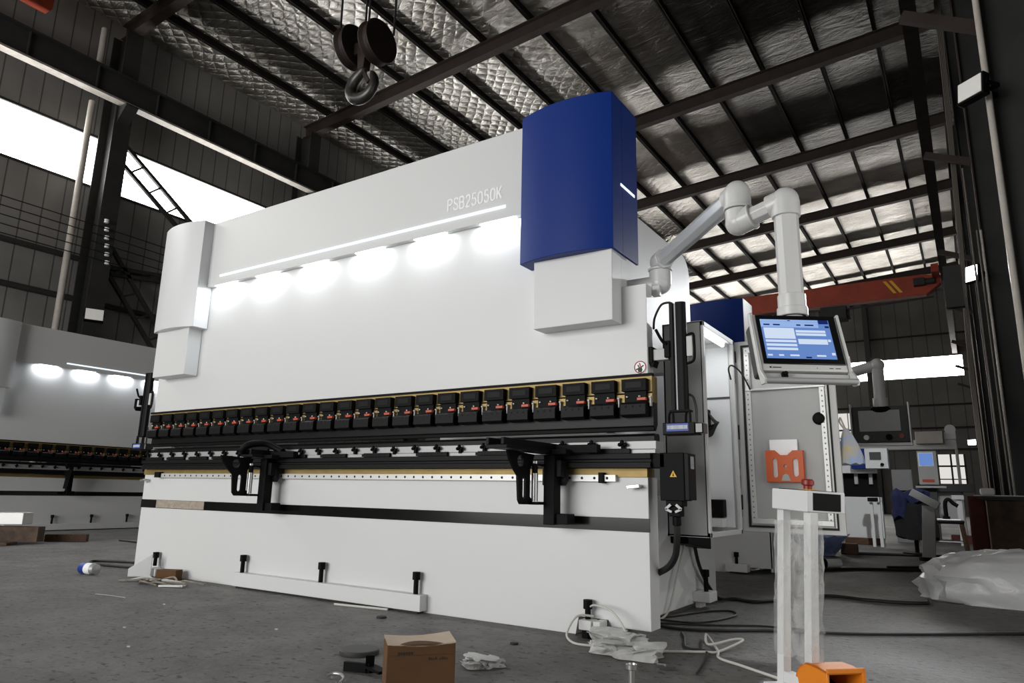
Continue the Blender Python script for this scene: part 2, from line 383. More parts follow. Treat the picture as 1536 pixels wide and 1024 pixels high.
# left wall: panel bands above and below a long strip of glazing
ZW0, ZW1 = 8.1, 9.37
wl = MB(); wl.box(XL-.1, XL, YF, YB, 0, ZW0); wl.box(XL-.1, XL, YF, YB, ZW1, 13.2)
struct('wall_left', wl, M['wallY'], 'dark corrugated steel wall beyond the smaller machine, glazing strip through it', 'wall')
yc = [-1.933-6, -1.933] + [4.067 + 6*k for k in range(0,7)]
edges = [YF] + yc + [YB]
for i in range(len(edges)-1):
    a, b = edges[i], edges[i+1]
    w = MB().box(XL-.06, XL-.03, a+.12, b-.12, ZW0, ZW1)
    o = struct('window_%d' % (i+1), w, M['sky'], 'glaring white window strip, %s bay of the long left wall from the front' % ORD[i], 'window')
    f = MB()
    f.box(XL-.08, XL+.03, a, b, ZW0-.06, ZW0); f.box(XL-.08, XL+.03, a, b, ZW1, ZW1+.06)
    f.build('window_frame', M['column'], o)
# girts
for i, z in enumerate((1.6, 3.2, 5.15, 6.15, 11.2)):
    g = MB().cyl((XL+.09, YF, z), (XL+.09, YB, z), .07, n=10) if i < 4 else MB().ibeam((XL+.1, YF, z), (XL+.1, YB, z), .12, .16, .015)
    struct('girt_beam', g, M['column'], 'horizontal steel girt on the left wall, %s from the floor' % ORD[i], 'girt')
# left columns, corbels, runway girder
names = ['second column before the machine', 'column before the machine']
for i, y in enumerate(yc):
    c = MB(); x0 = XL + .12
    c.ibeam((x0+.35, y, 0), (x0+.35, y, 12.2), .42, .7, .03, up=(1,0,0))
    lab = 'dark steel column on the left wall, %s from the front of the hall' % ORD[i]
    o = struct('steel_column', c, M['column'], lab, 'column')
    k = MB()
    k.prism([(x0+.7, 9.62), (x0+1.05, 9.98), (x0+1.05, 10.03), (x0+.7, 10.03)], 'y', y-.15, y+.15)
    k.build('corbel', M['column'], o)
xg = -15.25
rg = MB(); rg.box(xg-.012, xg+.012, YF, YB, 10.1, 10.72); rg.box(xg-.15, xg+.15, YF, YB, 10.72, 10.76)
for y in [YF + .75 + 1.5*k for k in range(40)]: rg.box(xg-.1, xg+.1, y-.01, y+.01, 10.1, 10.72)
ro = struct('runway_beam', rg, M['column'], 'deep crane runway girder along the left wall', 'crane runway')
MB().box(xg-.13, xg+.13, YF, YB, 10.05, 10.1).build('bottom_flange', M['flange'], ro)
# down pipe, lattice braces, insulators, floodlight on the left column
pp = MB(); pp.cyl((-15.62, 3.4, 0), (-15.62, 3.4, 9.98), .075, n=14); pp.cyl((-15.62, 3.42, 10.82), (-15.62, 3.42, 12.0), .075, n=14)
single('down_pipe', pp, M['pvc'], 'beige vertical drain pipe beside the left wall column', 'pipe', smooth=True)
def lattice(name, p0, p1, w, lab, xoff=0):
    t = MB(); p0 = Vector(p0); p1 = Vector(p1); d = (p1-p0).normalized(); n = Vector((0,-d.z,d.y))
    for s_ in (-1,1):
        t.beam(p0+n*s_*w/2, p1+n*s_*w/2, .09, .09, up=(1,0,0))
    L_ = (p1-p0).length; k = int(L_/.62)
    for i in range(1,k):
        q = p0 + d*L_*i/k; t.beam(q-n*w/2-d*.05, q+n*w/2+d*.05, .05, .05, up=(1,0,0))
    return struct(name, t, M['column'], lab, 'brace')
lattice('brace_beam', (-15.8, 4.25, 9.15), (-15.8, 7.4, 6.95), .42, 'upper lattice brace crossing the glazing strip right of the pale pipe')
lattice('brace_beam', (-15.8, 4.25, 6.45), (-15.8, 7.4, 2.6), .42, 'lower lattice brace running down from the pale pipe column')
lattice('brace_beam', (-15.8, 9.9, 6.6), (-15.8, 4.3, 5.95), .16, 'slim brace nearly level on the left wall behind the insulators')
for k in range(6):
    q = MB().lathe([(.02,-.05),(.05,-.04),(.05,-.01),(.025,0),(.05,.015),(.05,.04),(.02,.05)], (-15.25, 4.12 - .03*k, 5.98 + .2*k), 'z', 10)
    single('insulator', q, M['letter'], 'white power line insulator on the left column, %s from the bottom' % ORD[k], 'insulator', smooth=True, group='insulators on the left column')
for k in range(5):
    p = [(-15.2, YF, 6.15+.2*k), (-15.2, -4, 6.0+.2*k), (-15.2, 4.1, 5.98+.2*k), (-15.2, 10, 5.9+.2*k), (-15.2, 30, 6.+.2*k)]
    single('power_line', MB().tube(p, .012, 5, 5), M['cable'], 'thin power line strung along the left wall, %s from the bottom' % ORD[k], 'cable', group='power lines along the left wall')
def floodlight(loc, rz, tilt, w, h, lens, lab, bracket_dx=0):
    t = Thing('floodlight', lab, 'floodlight', loc, rz, world=False)
    R_ = Matrix.Rotation(tilt, 4, 'X')
    t.part('housing', MB().box(-w/2-.02, w/2+.02, 0, .09, -h/2-.02, h/2+.02).xform(R_), M['black'], .008)
    t.part('lens', MB().box(-w/2, w/2, -.008, 0, -h/2, h/2).xform(R_), lens)
    b = MB(); b.box(-w/2-.03, -w/2-.015, .03, .2, -.02, .02); b.box(w/2+.015, w/2+.03, .03, .2, -.02, .02); b.box(-w/2-.03, w/2+.03, .19, .21, -.02, .02); b.box(-.02, .02, .2, .36, -.02, .02)
    t.part('bracket', b, M['black'])
    return t
floodlight((-15.0, 3.9, 4.62), math.radians(68), math.radians(-25), .36, .3, M['floodoff'], 'small unlit floodlight on the dark left column')

# back wall with glazing strip and glazed doors
wb = MB(); wb.box(XL, 12, YB, YB+.1, 0, 1.5); wb.box(XL, -.75, YB, YB+.1, 1.5, 3.6); wb.box(1.35, 12, YB, YB+.1, 1.5, 3.6)
wb.box(XL, 12, YB, YB+.1, 3.6, 8.35); wb.box(XL, 12, YB, YB+.1, 9.6, 14.2)
wb.box(1.78, 12, YB, YB+.1, 8.35, 9.6)
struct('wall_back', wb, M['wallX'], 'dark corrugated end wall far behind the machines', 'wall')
struct('window_20', MB().box(XL, 1.78, YB+.04, YB+.06, 8.35, 9.6), M['skyb'], 'glaring white window strip in the far end wall', 'window')
w21 = struct('window_21', MB().box(-5.9, -3.85, YB-.04, YB-.03, 3.2, 6.3), M['doorlit'], 'pale daylit window in the far end wall behind the cloth bag', 'window')
wm = MB(); wm.box(-4.86,-4.8,YB-.08,YB-.04,3.2,6.3); wm.box(-5.9,-3.85,YB-.08,YB-.04,4.65,4.73); wm.build('window_frame', M['grey'], w21)
dg = struct('door_1', MB().box(-.75, 1.35, YB+.04, YB+.06, 1.5, 3.6), M['doorlit'], 'daylit glazed doors in the far end wall', 'door')
df = MB()
for x in (-.75, -.1, .6, 1.3): df.box(x-.05, x+.05, YB-.02, YB+.03, 1.5, 3.6)
df.box(-.75, 1.35, YB-.02, YB+.03, 2.85, 2.95); df.box(-.75, 1.35, YB-.02, YB+.03, 2.1, 2.16)
df.build('door_frame', M['column'], dg)
for i, (x, w) in enumerate(((-3.3,.35), (-9.,.35))):
    struct('wind_column', MB().ibeam((x, YB-.3, 0), (x, YB-.3, 13.4), .3, .4, .02, up=(0,1,0)), M['column'], 'dark steel post against the far end wall, %s from the doors' % ORD[i], 'column')
for i, z in enumerate((3.9, 5.2, 6.6, 11.)):
    struct('girt_beam', MB().box(XL, 10, YB-.12, YB-.04, z-.05, z+.05), M['steelr'], 'horizontal girt on the far end wall, %s from the floor' % ORD[i], 'girt')

# rafters and purlins
for i, y in enumerate(yc):
    r = MB(); r.ibeam((-15.9, y, zraf(-15.9)+.21), (2.1, y, zraf(2.1)+.21), .24, .42, .02)
    struct('roof_beam', r, M['rafter'], 'brown steel rafter under the foil roof, %s from the front of the hall' % ORD[i], 'rafter')
for k in range(12):
    x = -14.79 + 1.53*k; z = zraf(x) + .42 + .1
    p = MB(); p.box(x-.015, x+.015, YF, YB, z-.1, z+.1); p.box(x-.05, x+.05, YF, YB, z-.1, z-.085); p.box(x-.015, x+.05, YF, YB, z+.085, z+.1)
    struct('purlin_beam', p, M['steelr'], 'dark roof purlin under the foil, %s up from the left wall' % ORD[k], 'purlin')
for i, y in enumerate(yc[1:]):
    for j in range(3):
        x = -12.5 + 4.59*j; z = zraf(x) + .3
        b = MB().beam((x, y, zraf(x)+.02), (x+.05, y+.5, z+.2), .03, .03)
        struct('knee_beam', b, M['steelr'], 'short fly brace from %s rafter to a purlin, %s from the left wall' % (ORD[i+1], ORD[j]), 'brace')

# right column row with runway girder, pipes, lattice, next bay behind
for i, y in enumerate(yc):
    c = MB(); c.box(2.12, 2.55, y-.012, y+.012, 0, 13.2)
    o = struct('steel_column', c, M['column'], 'dark steel column of the right row, %s from the front of the hall' % ORD[i], 'column')
    fl = MB(); fl.box(2.1, 2.12, y-.15, y+.15, 0, 13.2); fl.build('inner_flange', M['rafter'], o)
    fl = MB(); fl.box(2.55, 2.57, y-.15, y+.15, 0, 13.2); fl.build('outer_flange', M['column'], o)
    b = MB().beam((1.42, y, 6.0 if i == 2 else 7.0), (2.11, y, 5.6 if i == 2 else 6.7), .08, .12)
    b.build('corbel', M['rafter'], o)
gr = MB(); gr.box(1.42, 1.44, YF, YB, 9.75, 10.4); gr.box(1.3, 1.56, YF, YB, 10.4, 10.44); gr.box(1.3, 1.56, YF, YB, 9.7, 9.75)
struct('runway_beam', gr, M['steelr'], 'dark crane runway girder along the right row of columns', 'crane runway')
struct('wall_right', MB().box(9., 9.1, YF, YB, 0, 13.5), M['wallY'], 'dark far wall of the neighbouring bay on the right', 'wall')
struct('partition_right', MB().box(3.2, 3.25, 1.2, 30, 0, 13.5).box(3.2, 3.25, -3.6, 1.2, 3.1, 13.5).box(3.2, 3.25, YF, -3.6, 0, 13.5), M['column'], 'dark sheet partition closing off the bay right of the columns', 'partition')  # low unseen opening added behind the side light
for i, z in enumerate((2.2, 3.4, 4.6, 5.8, 7., 8.2)):
    struct('girt_beam', MB().box(3.12, 3.2, 1.5, 30, z-.04, z+.04), M['steelr'], 'girt on the right partition, %s from the floor' % ORD[i], 'girt')
single('vertical_pipe', MB().cyl((2.08, 3.86, 0), (2.08, 3.86, 9), .03, n=12), M['pvc'], 'pale vertical conduit beside the right column carrying the unlit floodlight', 'pipe', smooth=True)
for i, (x, y, z1) in enumerate(((1.93, 8.6, 6.), (2.04, 9.4, 5.2), (1.84, 12.5, 5.), (2.0, 7.0, 4.4))):
    single('conduit', MB().cyl((x, y, 0), (x, y, z1), .014, n=10), M['bundle' if i < 2 else 'flange'], 'slim pale conduit running up the right column row, %s from the front' % ORD[i], 'pipe', smooth=True)
cb = MB()
for k in range(4): cb.tube([(1.77-.015*k, 10.3, 0), (1.77-.02*k, 10.28, 3), (1.86-.02*k, 10.32, 6), (1.97-.03*k, 10.3, 11.2)], .011, 6, 4)
single('cable_bundle', cb, M['bundle'], 'bundle of thin dull cables down the second right column behind the lit floodlight', 'cable')
lattice('brace_beam', (2.75, 16.5, 8.9), (2.75, 9.7, 3.75), .34, 'pale lattice brace leaning in front of the right partition').data.materials[0] = M['flange']
floodlight((1.93, 3.72, 4.78), math.radians(-38), math.radians(-8), .24, .2, M['floodoff'], 'unlit floodlight with pale glass high on the right column')
floodlight((1.9, 9.66, 4.55), math.radians(-38), math.radians(-8), .2, .26, M['flood'], 'lit white floodlight on the second right column')
floodlight((1.76, 45.4, 4.25), math.radians(-30), 0, .45, .3, M['flood'], 'tiny lit floodlight on the farthest right column')
box_ = MB().box(1.5, 1.75, 9.2, 9.35, 3.9, 4.6)
single('switch_box', box_, M['column'], 'dark switch box on the right column below the lit floodlight', 'panel')

# front wall with a wide open gate behind the photographer
wf = MB(); wf.box(XL, -12, YF-.1, YF, 0, 13.3); wf.box(8, 9, YF-.1, YF, 0, 13.3); wf.box(-12, 8, YF-.1, YF, 6.2, 14.)
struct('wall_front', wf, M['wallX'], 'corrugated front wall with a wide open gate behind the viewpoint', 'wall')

# travelling cranes
def crane(y, lab, z0=9.0):
    t = Thing('bridge_crane', lab, 'crane', (0, y, z0))
    g = MB(); z1 = 9.85 + (z0-9.0)
    g.prism([(-15.1, z0+.5), (-14.4, z0), (.75, z0), (1.3, z0+.42), (1.3, z1-.12), (.7, z1), (-14.6, z1), (-15.1, z1-.15)], 'y', y-.22, y+.22)
    t.part('girder', g, M['crane'], .01)
    e = MB(); e.box(1.02, 1.28, y-1.2, y+1.2, z0+.62, z0+.95); t.part('end_carriage', e, M['crane'], .01)
    e = MB(); e.box(-15.3, -14.95, y-1.2, y+1.2, z0+.62, z0+.95); t.part('end_carriage', e, M['crane'], .01)
    s = MB()
    for k in range(2): s.prism([(-.75+.22*k, z1-.1), (-.63+.22*k, z1-.1), (-.28+.22*k, z0+.2), (-.4+.22*k, z0+.2)], 'y', y-.232, y-.222)
    t.part('warning_stripe', s, M['yellow'])
    return t
ct = crane(28., 'red bridge crane spanning the hall beyond the machines', 8.95)
m_ = MB(); m_.box(.35, .75, 27.5, 27.77, 9.3, 9.6); m_.cyl((.75,27.65,9.45),(1.1,27.65,9.45),.12,n=12); ct.part('drive_motor', m_, M['column'], .01, True)
h = MB(); h.box(-3.2, -2.2, 27.6, 28.4, 8.3, 8.85); h.cyl((-3.3,28,8.55),(-2.1,28,8.55),.26,n=16); ct.part('hoist', h, M['column'], .01)
f = MB(); f.tube([(-14,27.7,8.85),(-10,27.7,8.7),(-6,27.7,8.85),(-2,27.7,8.7),(1,27.7,8.8)], .04, 6, 6); ct.part('festoon_cable', f, M['cable'])
nc = crane(.8, 'red bridge crane end at the top corner above the smaller machine', 10.75)
tr_ = MB(); tr_.box(-5.2,-3.4,.5,2.1,10.98,11.5); nc.part('hoist_trolley', tr_, M['crane'], .01)
# hook block on its ropes
hk = Thing('hook_block', 'rusty crane hook block with two pulleys hanging above the white machine', 'crane hook', (-4.3,1.6,5.5))
for x in (-4.52, -4.09):
    zc = 6.31 if x < -4.3 else 6.23
    hk.part('pulley', MB().lathe([(.06,-.075),(.27,-.075),(.275,-.06),(.24,-.02),(.24,.02),(.275,.06),(.27,.075),(.06,.075)], (x,1.6,zc), 'x', 32), M['pulley'], 0, True)
bk = MB(); bk.box(-4.5,-4.1,1.55,1.65,6.16,6.32); bk.prism([(-4.38,6.2),(-4.22,6.2),(-4.25,5.92),(-4.35,5.92)],'y',1.54,1.66)
hk.part('cross_head', bk, M['pulley'], .01)
hp = [(-4.3,1.6,6.0),(-4.3,1.6,5.93)]
hp += [(-4.36,1.6,5.88),(-4.46,1.6,5.8),(-4.5,1.6,5.68),(-4.43,1.6,5.57),(-4.3,1.6,5.53),(-4.17,1.6,5.57),(-4.1,1.6,5.68),(-4.13,1.6,5.8),(-4.17,1.6,5.86)]
hk.part('hook', MB().tube(hp, .068, 12, 4, taper=lambda t: .6 + .55*math.sin(PI*min(1,t*1.05)) if t < .9 else .55*(1-t)/.1*.9+.12), M['hookst'], 0, True)
lt = MB().beam((-4.3,1.6,5.9),(-4.2,1.6,5.72),.03,.05); hk.part('safety_latch', lt, M['pulley'])
for k, x in enumerate((-4.78,-4.27,-4.34+.02,-3.82)):
    zc = 6.31 if x < -4.3 else 6.23
    single('wire_rope', MB().cyl((x,1.6,zc),(x-.04*(-1)**k,1.6,11.0),.014,n=8), M['cable'], 'wire rope holding up the hook block, %s from the left' % ORD[(0,2,1,3)[k]], 'rope')
# ================================================================== PRESS BRAKES
def copy_part(src, parent, loc):
    c = src.copy(); COL.objects.link(c); c.parent = parent; c.location = loc
    for ch in src.children:
        d = ch.copy(); COL.objects.link(d); d.parent = c
    return c
def jack_bolt(t, x, y, z0, z1, r=.017):
    b = MB(); b.cyl((x,y,z0),(x,y,z1-.05),r,n=14); b.cyl((x,y,z1-.05),(x,y,z1),r*1.55,n=18); b.cyl((x,y,z1),(x,y,z1+.001),r*.8,n=6)
    return t.part('jack_bolt', b, M['black'], .002, True)

def press_brake(name, label, loc, rz, L=5.2, top=3.34, lip=2.69, covz=(2.28,3.345), cover='white', nclamp=26, hero=False, led=(-4.28,-1.0), lamps=(), beam=(-3.6,-1.6), bolts=(), zled=2.775, depth=1.6):
    t = Thing(name, label, 'press brake', loc, rz, world=False)
    # bed
    tab = [(-L,.058),(-L+.11,.058),(-L+.13,.03),(-L+.2,.015),(-L+.26,0),(-.47,0),(-.45,.1),(-.26,.1),(-.24,.065),(0,.065),(0,.905),(-L-.01,.905)]
    t.part('bed_plate', MB().prism(tab, 'y', 0, .14), M['white'], .003)
    t.part('bed_band', MB().box(-L-.012, .006, -.004, .002, .596, .672), M['stripe'])
    t.part('brass_strip', MB().box(-L-.01, 0, -.012, .1, .905, .954), M['brass'])
    t.part('guide_bar', MB().prism([(-.075,.957),(-.075,.985),(-.06,.99),(-.06,1.003),(-.075,1.008),(-.075,1.036),(.1,1.036),(.1,.957)], 'x', -L+.03, .045), M['blackm'])
    t.part('die_holder', MB().prism([(-.03,1.04),(-.03,1.062),(-.018,1.066),(-.018,1.112),(.1,1.112),(.1,1.04)], 'x', -L+.04, .06), M['alu'], .002)
    t.part('lower_die', MB().prism([(-.005,1.112),(-.005,1.14),(.01,1.156),(.03,1.156),(.04,1.145),(.05,1.156),(.07,1.156),(.08,1.14),(.08,1.112)], 'x', -L+.05, .045), M['punch'])
    nk = int(L/.2)
    kb = MB(); kb.ball((0,-.045,.008),.014,.012,.016,10,6); kb.ball((-.018,-.04,-.004),.013,.012,.012,10,6); kb.ball((.018,-.04,-.004),.013,.012,.012,10,6); kb.cyl((0,-.03,-.005),(0,-.03,-.035),.014,n=8)
    k0 = t.part('clamp_knob', kb, M['black'], 0, True); k0.location = (-.14, 0, 1.095)
    for i in range(1, nk): copy_part(k0, t.e, (-.14-.2*i, 0, 1.095 + (.004 if i%3 else -.003)))
    db = MB(); db.box(-.13,.13,-.052,-.03,0,.028); db.box(-.15,-.12,-.05,-.03,.002,.022)
    for q in range(9): db.box(-.1+.022*q,-.09+.022*q,-.0535,-.052,.004,.024)
    if hero:
        d0 = t.part('die_clamp', db, M['blackm'], .002); d0.location = (-.22,0,1.04)
        for x in (-1.05,-1.57,-2.1,-2.55,-3.0,-3.4,-3.95,-4.3,-4.65,-5.0): copy_part(d0, t.e, (x,0,1.04))
    # punch line
    t.part('punch', MB().prism([(-.02,1.335),(-.02,1.2),(.004,1.17),(.016,1.17),(.045,1.21),(.045,1.335)], 'x', -L+.06, .05), M['punch'], .001)
    t.part('punch_edge', MB().box(-L+.06, .051, -.0215, -.019, 1.172, 1.19) if hero else MB().box(-L+.06,.051,-.0215,-.019,1.172,1.19), M['black'])
    t.part('tool_rail', MB().box(-L+.02, .045, -.022, .06, 1.335, 1.492), M['brass'])
    t.part('tool_rail_groove', MB().box(-L+.02, .046, -.0235, -.02, 1.388, 1.398), M['black'])
    t.part('edge_strip', MB().box(-L, .05, -.03, .0, 1.492, 1.508), M['black'])
    # tool clamps: plate with inset, wedge block with holes, tag, two screw heads
    pitch = (L - .2)/(nclamp - 1) if not hero else .2
    c = MB(); c.box(-.077,.077,-.066,-.022,1.402,1.474); c.mi = 1; c.box(-.05,.05,-.0675,-.066,1.42,1.456)
    c.mi = 0; c.box(-.066,.07,-.046,-.022,1.335,1.402)
    c0 = t.part('tool_clamp', c, [M['black'], M['blackm']], .003); c0.location = (-.053,0,0)
    w = MB(); w.prism([(-.082,1.262),(-.082,1.322),(-.066,1.336),(-.022,1.336),(-.022,1.25),(-.06,1.25)], 'x', -.078, .078)
    w.mi = 1
    for q in (-.045,0,.045): w.cyl((q,-.0835,1.306),(q,-.082,1.306),.006,n=8); w.box(q-.005,q+.005,-.0835,-.082,1.306,1.32)
    w.build('wedge_block', [M['blackm'], M['hole']], c0, .003)
    g = MB().box(.022,.076,-.07,-.046,1.344,1.361); g.build('red_tag', M['red'], c0, .002)['label'] = 'red lever tag'
    for q in (-.048,.03): MB().ball((q,-.05,1.37),.009,.009,.009,10,6).build('screw_head', M['steel'], c0, 0, True)
    sp = MB(); sp.box(.09,.099,-.045,-.02,1.31,1.362); sp.box(.087,.102,-.05,-.02,1.36,1.37); sp.build('spacer_pin', M['alu'], c0, .002)
    for i in range(1, nclamp): copy_part(c0, t.e, (-.053-pitch*i,0,0))
    # ram and the panels before it
    ram = [(-L+.01,1.508),(.013,1.508),(.013,2.07),(-.15,2.07),(-.15,top),(-L+.16,top),(-L+.16,2.07),(-L+.01,2.07)]
    t.part('ram_plate', MB().prism(ram, 'y', 0, .087), M['white'], .003)
    t.part('upper_panel', MB().box(-L+.25, -.3, -.05, 0, lip, top+.002), M['white'], .003)
    for s_, x in ((-1,-L+.27),(1,-.25)):
        side = [(.1,.03),(2.,.03),(2.,.55),(depth,1.0),(depth,top-.77)] + arc(depth-.16, top-.76, .16, 0, 90, 8) + [(.1,top-.6)]
        t.part('side_frame', MB().prism(side, 'x', x-.06, x), M['white'], .003)
    t.part('rear_beam', MB().box(-L+.3,-.33,.55,.62,.05,.8), M['white']); t.part('rear_panel', MB().box(-L+.3,-.33,1.2,1.24,1.7,top-.65), M['white'])
    if hero: t.part('back_gauge', MB().box(-L+.4,-.4,.62,.75,1.13,1.2), M['alul'], .004)
    # cylinder covers with bowed fronts and the boxes below them
    for s_ in (0,1):
        if s_ == 0: xa, xb = -.81, -.133
        else: xa, xb = -L+.083, -L+.735
        xm = (xa+xb)/2; hw = (xb-xa)/2
        fr = [(xm + hw*u, -.15 - .065*(1-u*u)) for u in [(-1 + 2*i/16) for i in range(17)]]
        cmat = M['blue'] if cover != 'white' and s_ == 0 else M['whitesoft']
        cv_ = MB(); cv_.prism(fr + [(xb,-.002),(xa,-.002)], 'z', *covz)
        o = t.part('cylinder_cover', cv_, cmat, .003, True, label=('blue' if cmat is M['blue'] else 'white') + ' bowed cylinder cover')
        if s_ == 0:
            fl = MB().box(xb-.016, xb, -.002, .24, covz[0]-.0, covz[1]); fl.build('cover_flap', M['blue'] if cover == 'blue' else M['whitesoft'], o)
            if cover not in ('blue','white'): MB().box(xb, xb+.006, -.15, .24, covz[0], covz[1]).build('side_face', M['letter'], o)['label'] = 'white sheet standing in for glare on the blue cover side'  # white sheet and pale flap paint a reflection on the blue side
            if hero:
                MB().box(xb, xb+.004, -.03, .19, 2.735, 2.752).build('light_strip', M['led'], o)['label'] = 'short lit strip on the cover side'
                MB().lathe([(.09,-.12),(.09,.3)], (-.42,.22,2.2), 'z', 20).build('cylinder', M['grey'], o, 0, True)
        x0, x1 = (-.706,-.148) if s_ == 0 else (-L+.14, -L+.66)
        t.part('cover_box', MB().box(x0, x1, -.14, -.002, covz[0]-.45, covz[0]+.03), M['white'], .004)
    t.part('light_strip', MB().box(led[0], led[1], -.057, -.049, zled-.011, zled+.011), M['led'], .003, label='long lit strip above the work lights')
    for x in lamps:
        t.part('work_light', MB().box(x-.15, x+.15, -.042, -.012, lip-.006, lip+.001), M['lamp'])
    # foot beam and bolts
    if beam:
        t.part('foot_beam', MB().box(beam[0], beam[1], -.075, 0, .014, .12), M['white'], .004)
        t.part('base_shim', MB().box(beam[0]+.03, beam[1]-.03, -.06, 0, .0, .014), M['rubber'])
    for x, z0, z1 in bolts: jack_bolt(t, x, -.04, z0, z1)
    return t

HB = press_brake('press_brake', 'huge white press brake with a blue right cover and lettering PSB25050K', (0,0,0), 0, hero=True, cover='blue',
    lamps=(-4.2,-3.6,-2.97,-2.33,-1.70,-1.08), bolts=((-3.53,.12,.258),(-2.6,.12,.262),(-1.67,.12,.262),(-.37,.1,.205),(-4.79,.085,.205)))
GL = {'P':[[(0,0),(0,1)],[(0,1),(.4,1),(.56,.93),(.6,.76),(.56,.6),(.4,.52),(0,.52)]],
 'S':[[(.58,.8),(.52,.95),(.3,1.),(.08,.95),(.02,.78),(.1,.6),(.3,.52),(.5,.43),(.6,.24),(.52,.06),(.3,0),(.08,.06),(0,.22)]],
 'B':[[(0,0),(0,1)],[(0,1),(.38,1),(.54,.93),(.57,.77),(.53,.6),(.38,.54),(0,.54)],[(.38,.54),(.55,.46),(.61,.28),(.56,.08),(.4,0),(0,0)]],
 '2':[[(.02,.76),(.1,.94),(.3,1),(.5,.94),(.58,.76),(.52,.58),(.02,.0)],[(.02,0),(.6,0)]],
 '5':[[(.55,1),(.1,1),(.05,.52),(.28,.62),(.5,.54),(.6,.32),(.52,.08),(.3,0),(.08,.07),(.02,.22)]],
 '0':[[(.3,1),(.09,.9),(.02,.7),(.02,.3),(.09,.1),(.3,0),(.51,.1),(.58,.3),(.58,.7),(.51,.9),(.3,1)]],
 'K':[[(0,0),(0,1)],[(.58,1),(0,.36)],[(.2,.58),(.6,0)]]}
lt_ = MB(); gx = 0.; hh = .092; adv = .485/8.75
for ch in 'PSB25050K':
    for st_ in GL[ch]:
        pts_ = [(gx + p[0]*adv*1.17, 0, p[1]*hh) for p in st_]
        lt_.tube(pts_, .0075, 8)
    gx += adv
lt_.v = [(x, y*.15, z) for x, y, z in lt_.v]
o = HB.part('lettering', lt_, M['letter'], 0, True, label='white lettering PSB25050K'); o.location = (-1.52,-.052,2.845)
# foot blocks, pins, linear rail, warning sign on the big machine
HB.part('foot_block', MB().box(-.405,-.325,-.09,0,.045,.098), M['jackpad'], .004); HB.part('foot_block', MB().box(-.31,-.265,-.1,0,.04,.1), M['jackpad'], .004)
HB.part('foot_block', MB().box(-4.9,-4.7,-.085,0,.0,.07), M['jackpad'], .004); HB.part('foot_pad', MB().cyl((-.365,-.05,0),(-.365,-.05,.045),.035,n=16), M['black'])
lr = MB(); lr.box(-4.9,-.19,-.034,-.002,.878,.916); lr.mi = 1
for i in range(56): lr.cyl((-4.82+.0832*i,-.0348,.897),(-4.82+.0832*i,-.034,.897),.0085,n=10)
HB.part('linear_rail', lr, [M['alul'], M['hole']], label='pale guide rail with a row of dark holes')
HB.part('rail_stop', MB().box(-.295,-.262,-.05,0,.868,.93), M['black'], .003); HB.part('rail_stop', MB().box(-4.96,-4.88,-.055,0,.878,.93), M['black'], .003)
HB.part('beige_patch', MB().box(-4.95,-4.2,-.006,-.003,.6,.67), M['film'], label='blotchy beige patch on the black band')  # beige colour patch over part of the black band
for x in (-.045,-5.12):
    hp_ = MB(); hp_.cyl((x,0,.852),(x,-.05,.852),.011,n=12); hp_.beam((x+.012,-.05,.854),(x-.065,-.055,.846),.016,.02); HB.part('pin_handle', hp_, M['steel'], .002, True)
sg = Thing('warning_sign', 'small round no hands warning sticker at the lower right of the ram', 'sticker', (-.034,-.004,1.552), 0, world=False)
ring = MB().prism(arc(0,0,.039,0,354,40), 'y', -.001, .003, [arc(0,0,.033,0,354,40)[::-1]])
sg.part('disc', MB().cyl((0,.0035,0),(0,.0005,0),.042,n=32), M['letter']); sg.part('ring', ring, mat('sign_ring', (.28,.03,.01), .6))
hd = MB(); hd.prism([(-.012,-.03),(.008,-.031),(.014,-.016),(.01,-.004),(-.006,0),(-.014,-.012)], 'y', -.0015, 0)
for p0, p1, w in (((-.008,-.008),(-.026,-.014),.008),((-.006,-.002),(-.014,.014),.006),((.0,0),(.0,.022),.006),((.006,-.002),(.022,.01),.006)): hd.beam((p0[0],-.001,p0[1]),(p1[0],-.001,p1[1]),.002,w)
sg.part('hand_symbol', hd, M['cable'])
sl = MB().beam((-.004,-.002,.026),(.004,-.002,-.002),.002,.006); sg.part('red_slash', sl, M['red'])
# rear foot with bolt on the right side frame
HB.part('foot_block', MB().box(-.25,-.12,1.42,1.6,.045,.115).box(-.24,-.2,1.45,1.57,0,.045), M['jackpad'], .005); jack_bolt(HB, -.17, 1.5, .11, .27)
HB.part('side_bracket', MB().prism([(1.0,.48),(1.5,.42),(1.5,.5),(1.35,.56),(1.0,.56)],'x',-.25,-.12), M['black'], .005)

def cable(name, pts, r, m, lab, sm=8, cat='cable', n=8):
    return single(name, MB().tube(pts, r, n, sm), m, lab, cat, smooth=True)

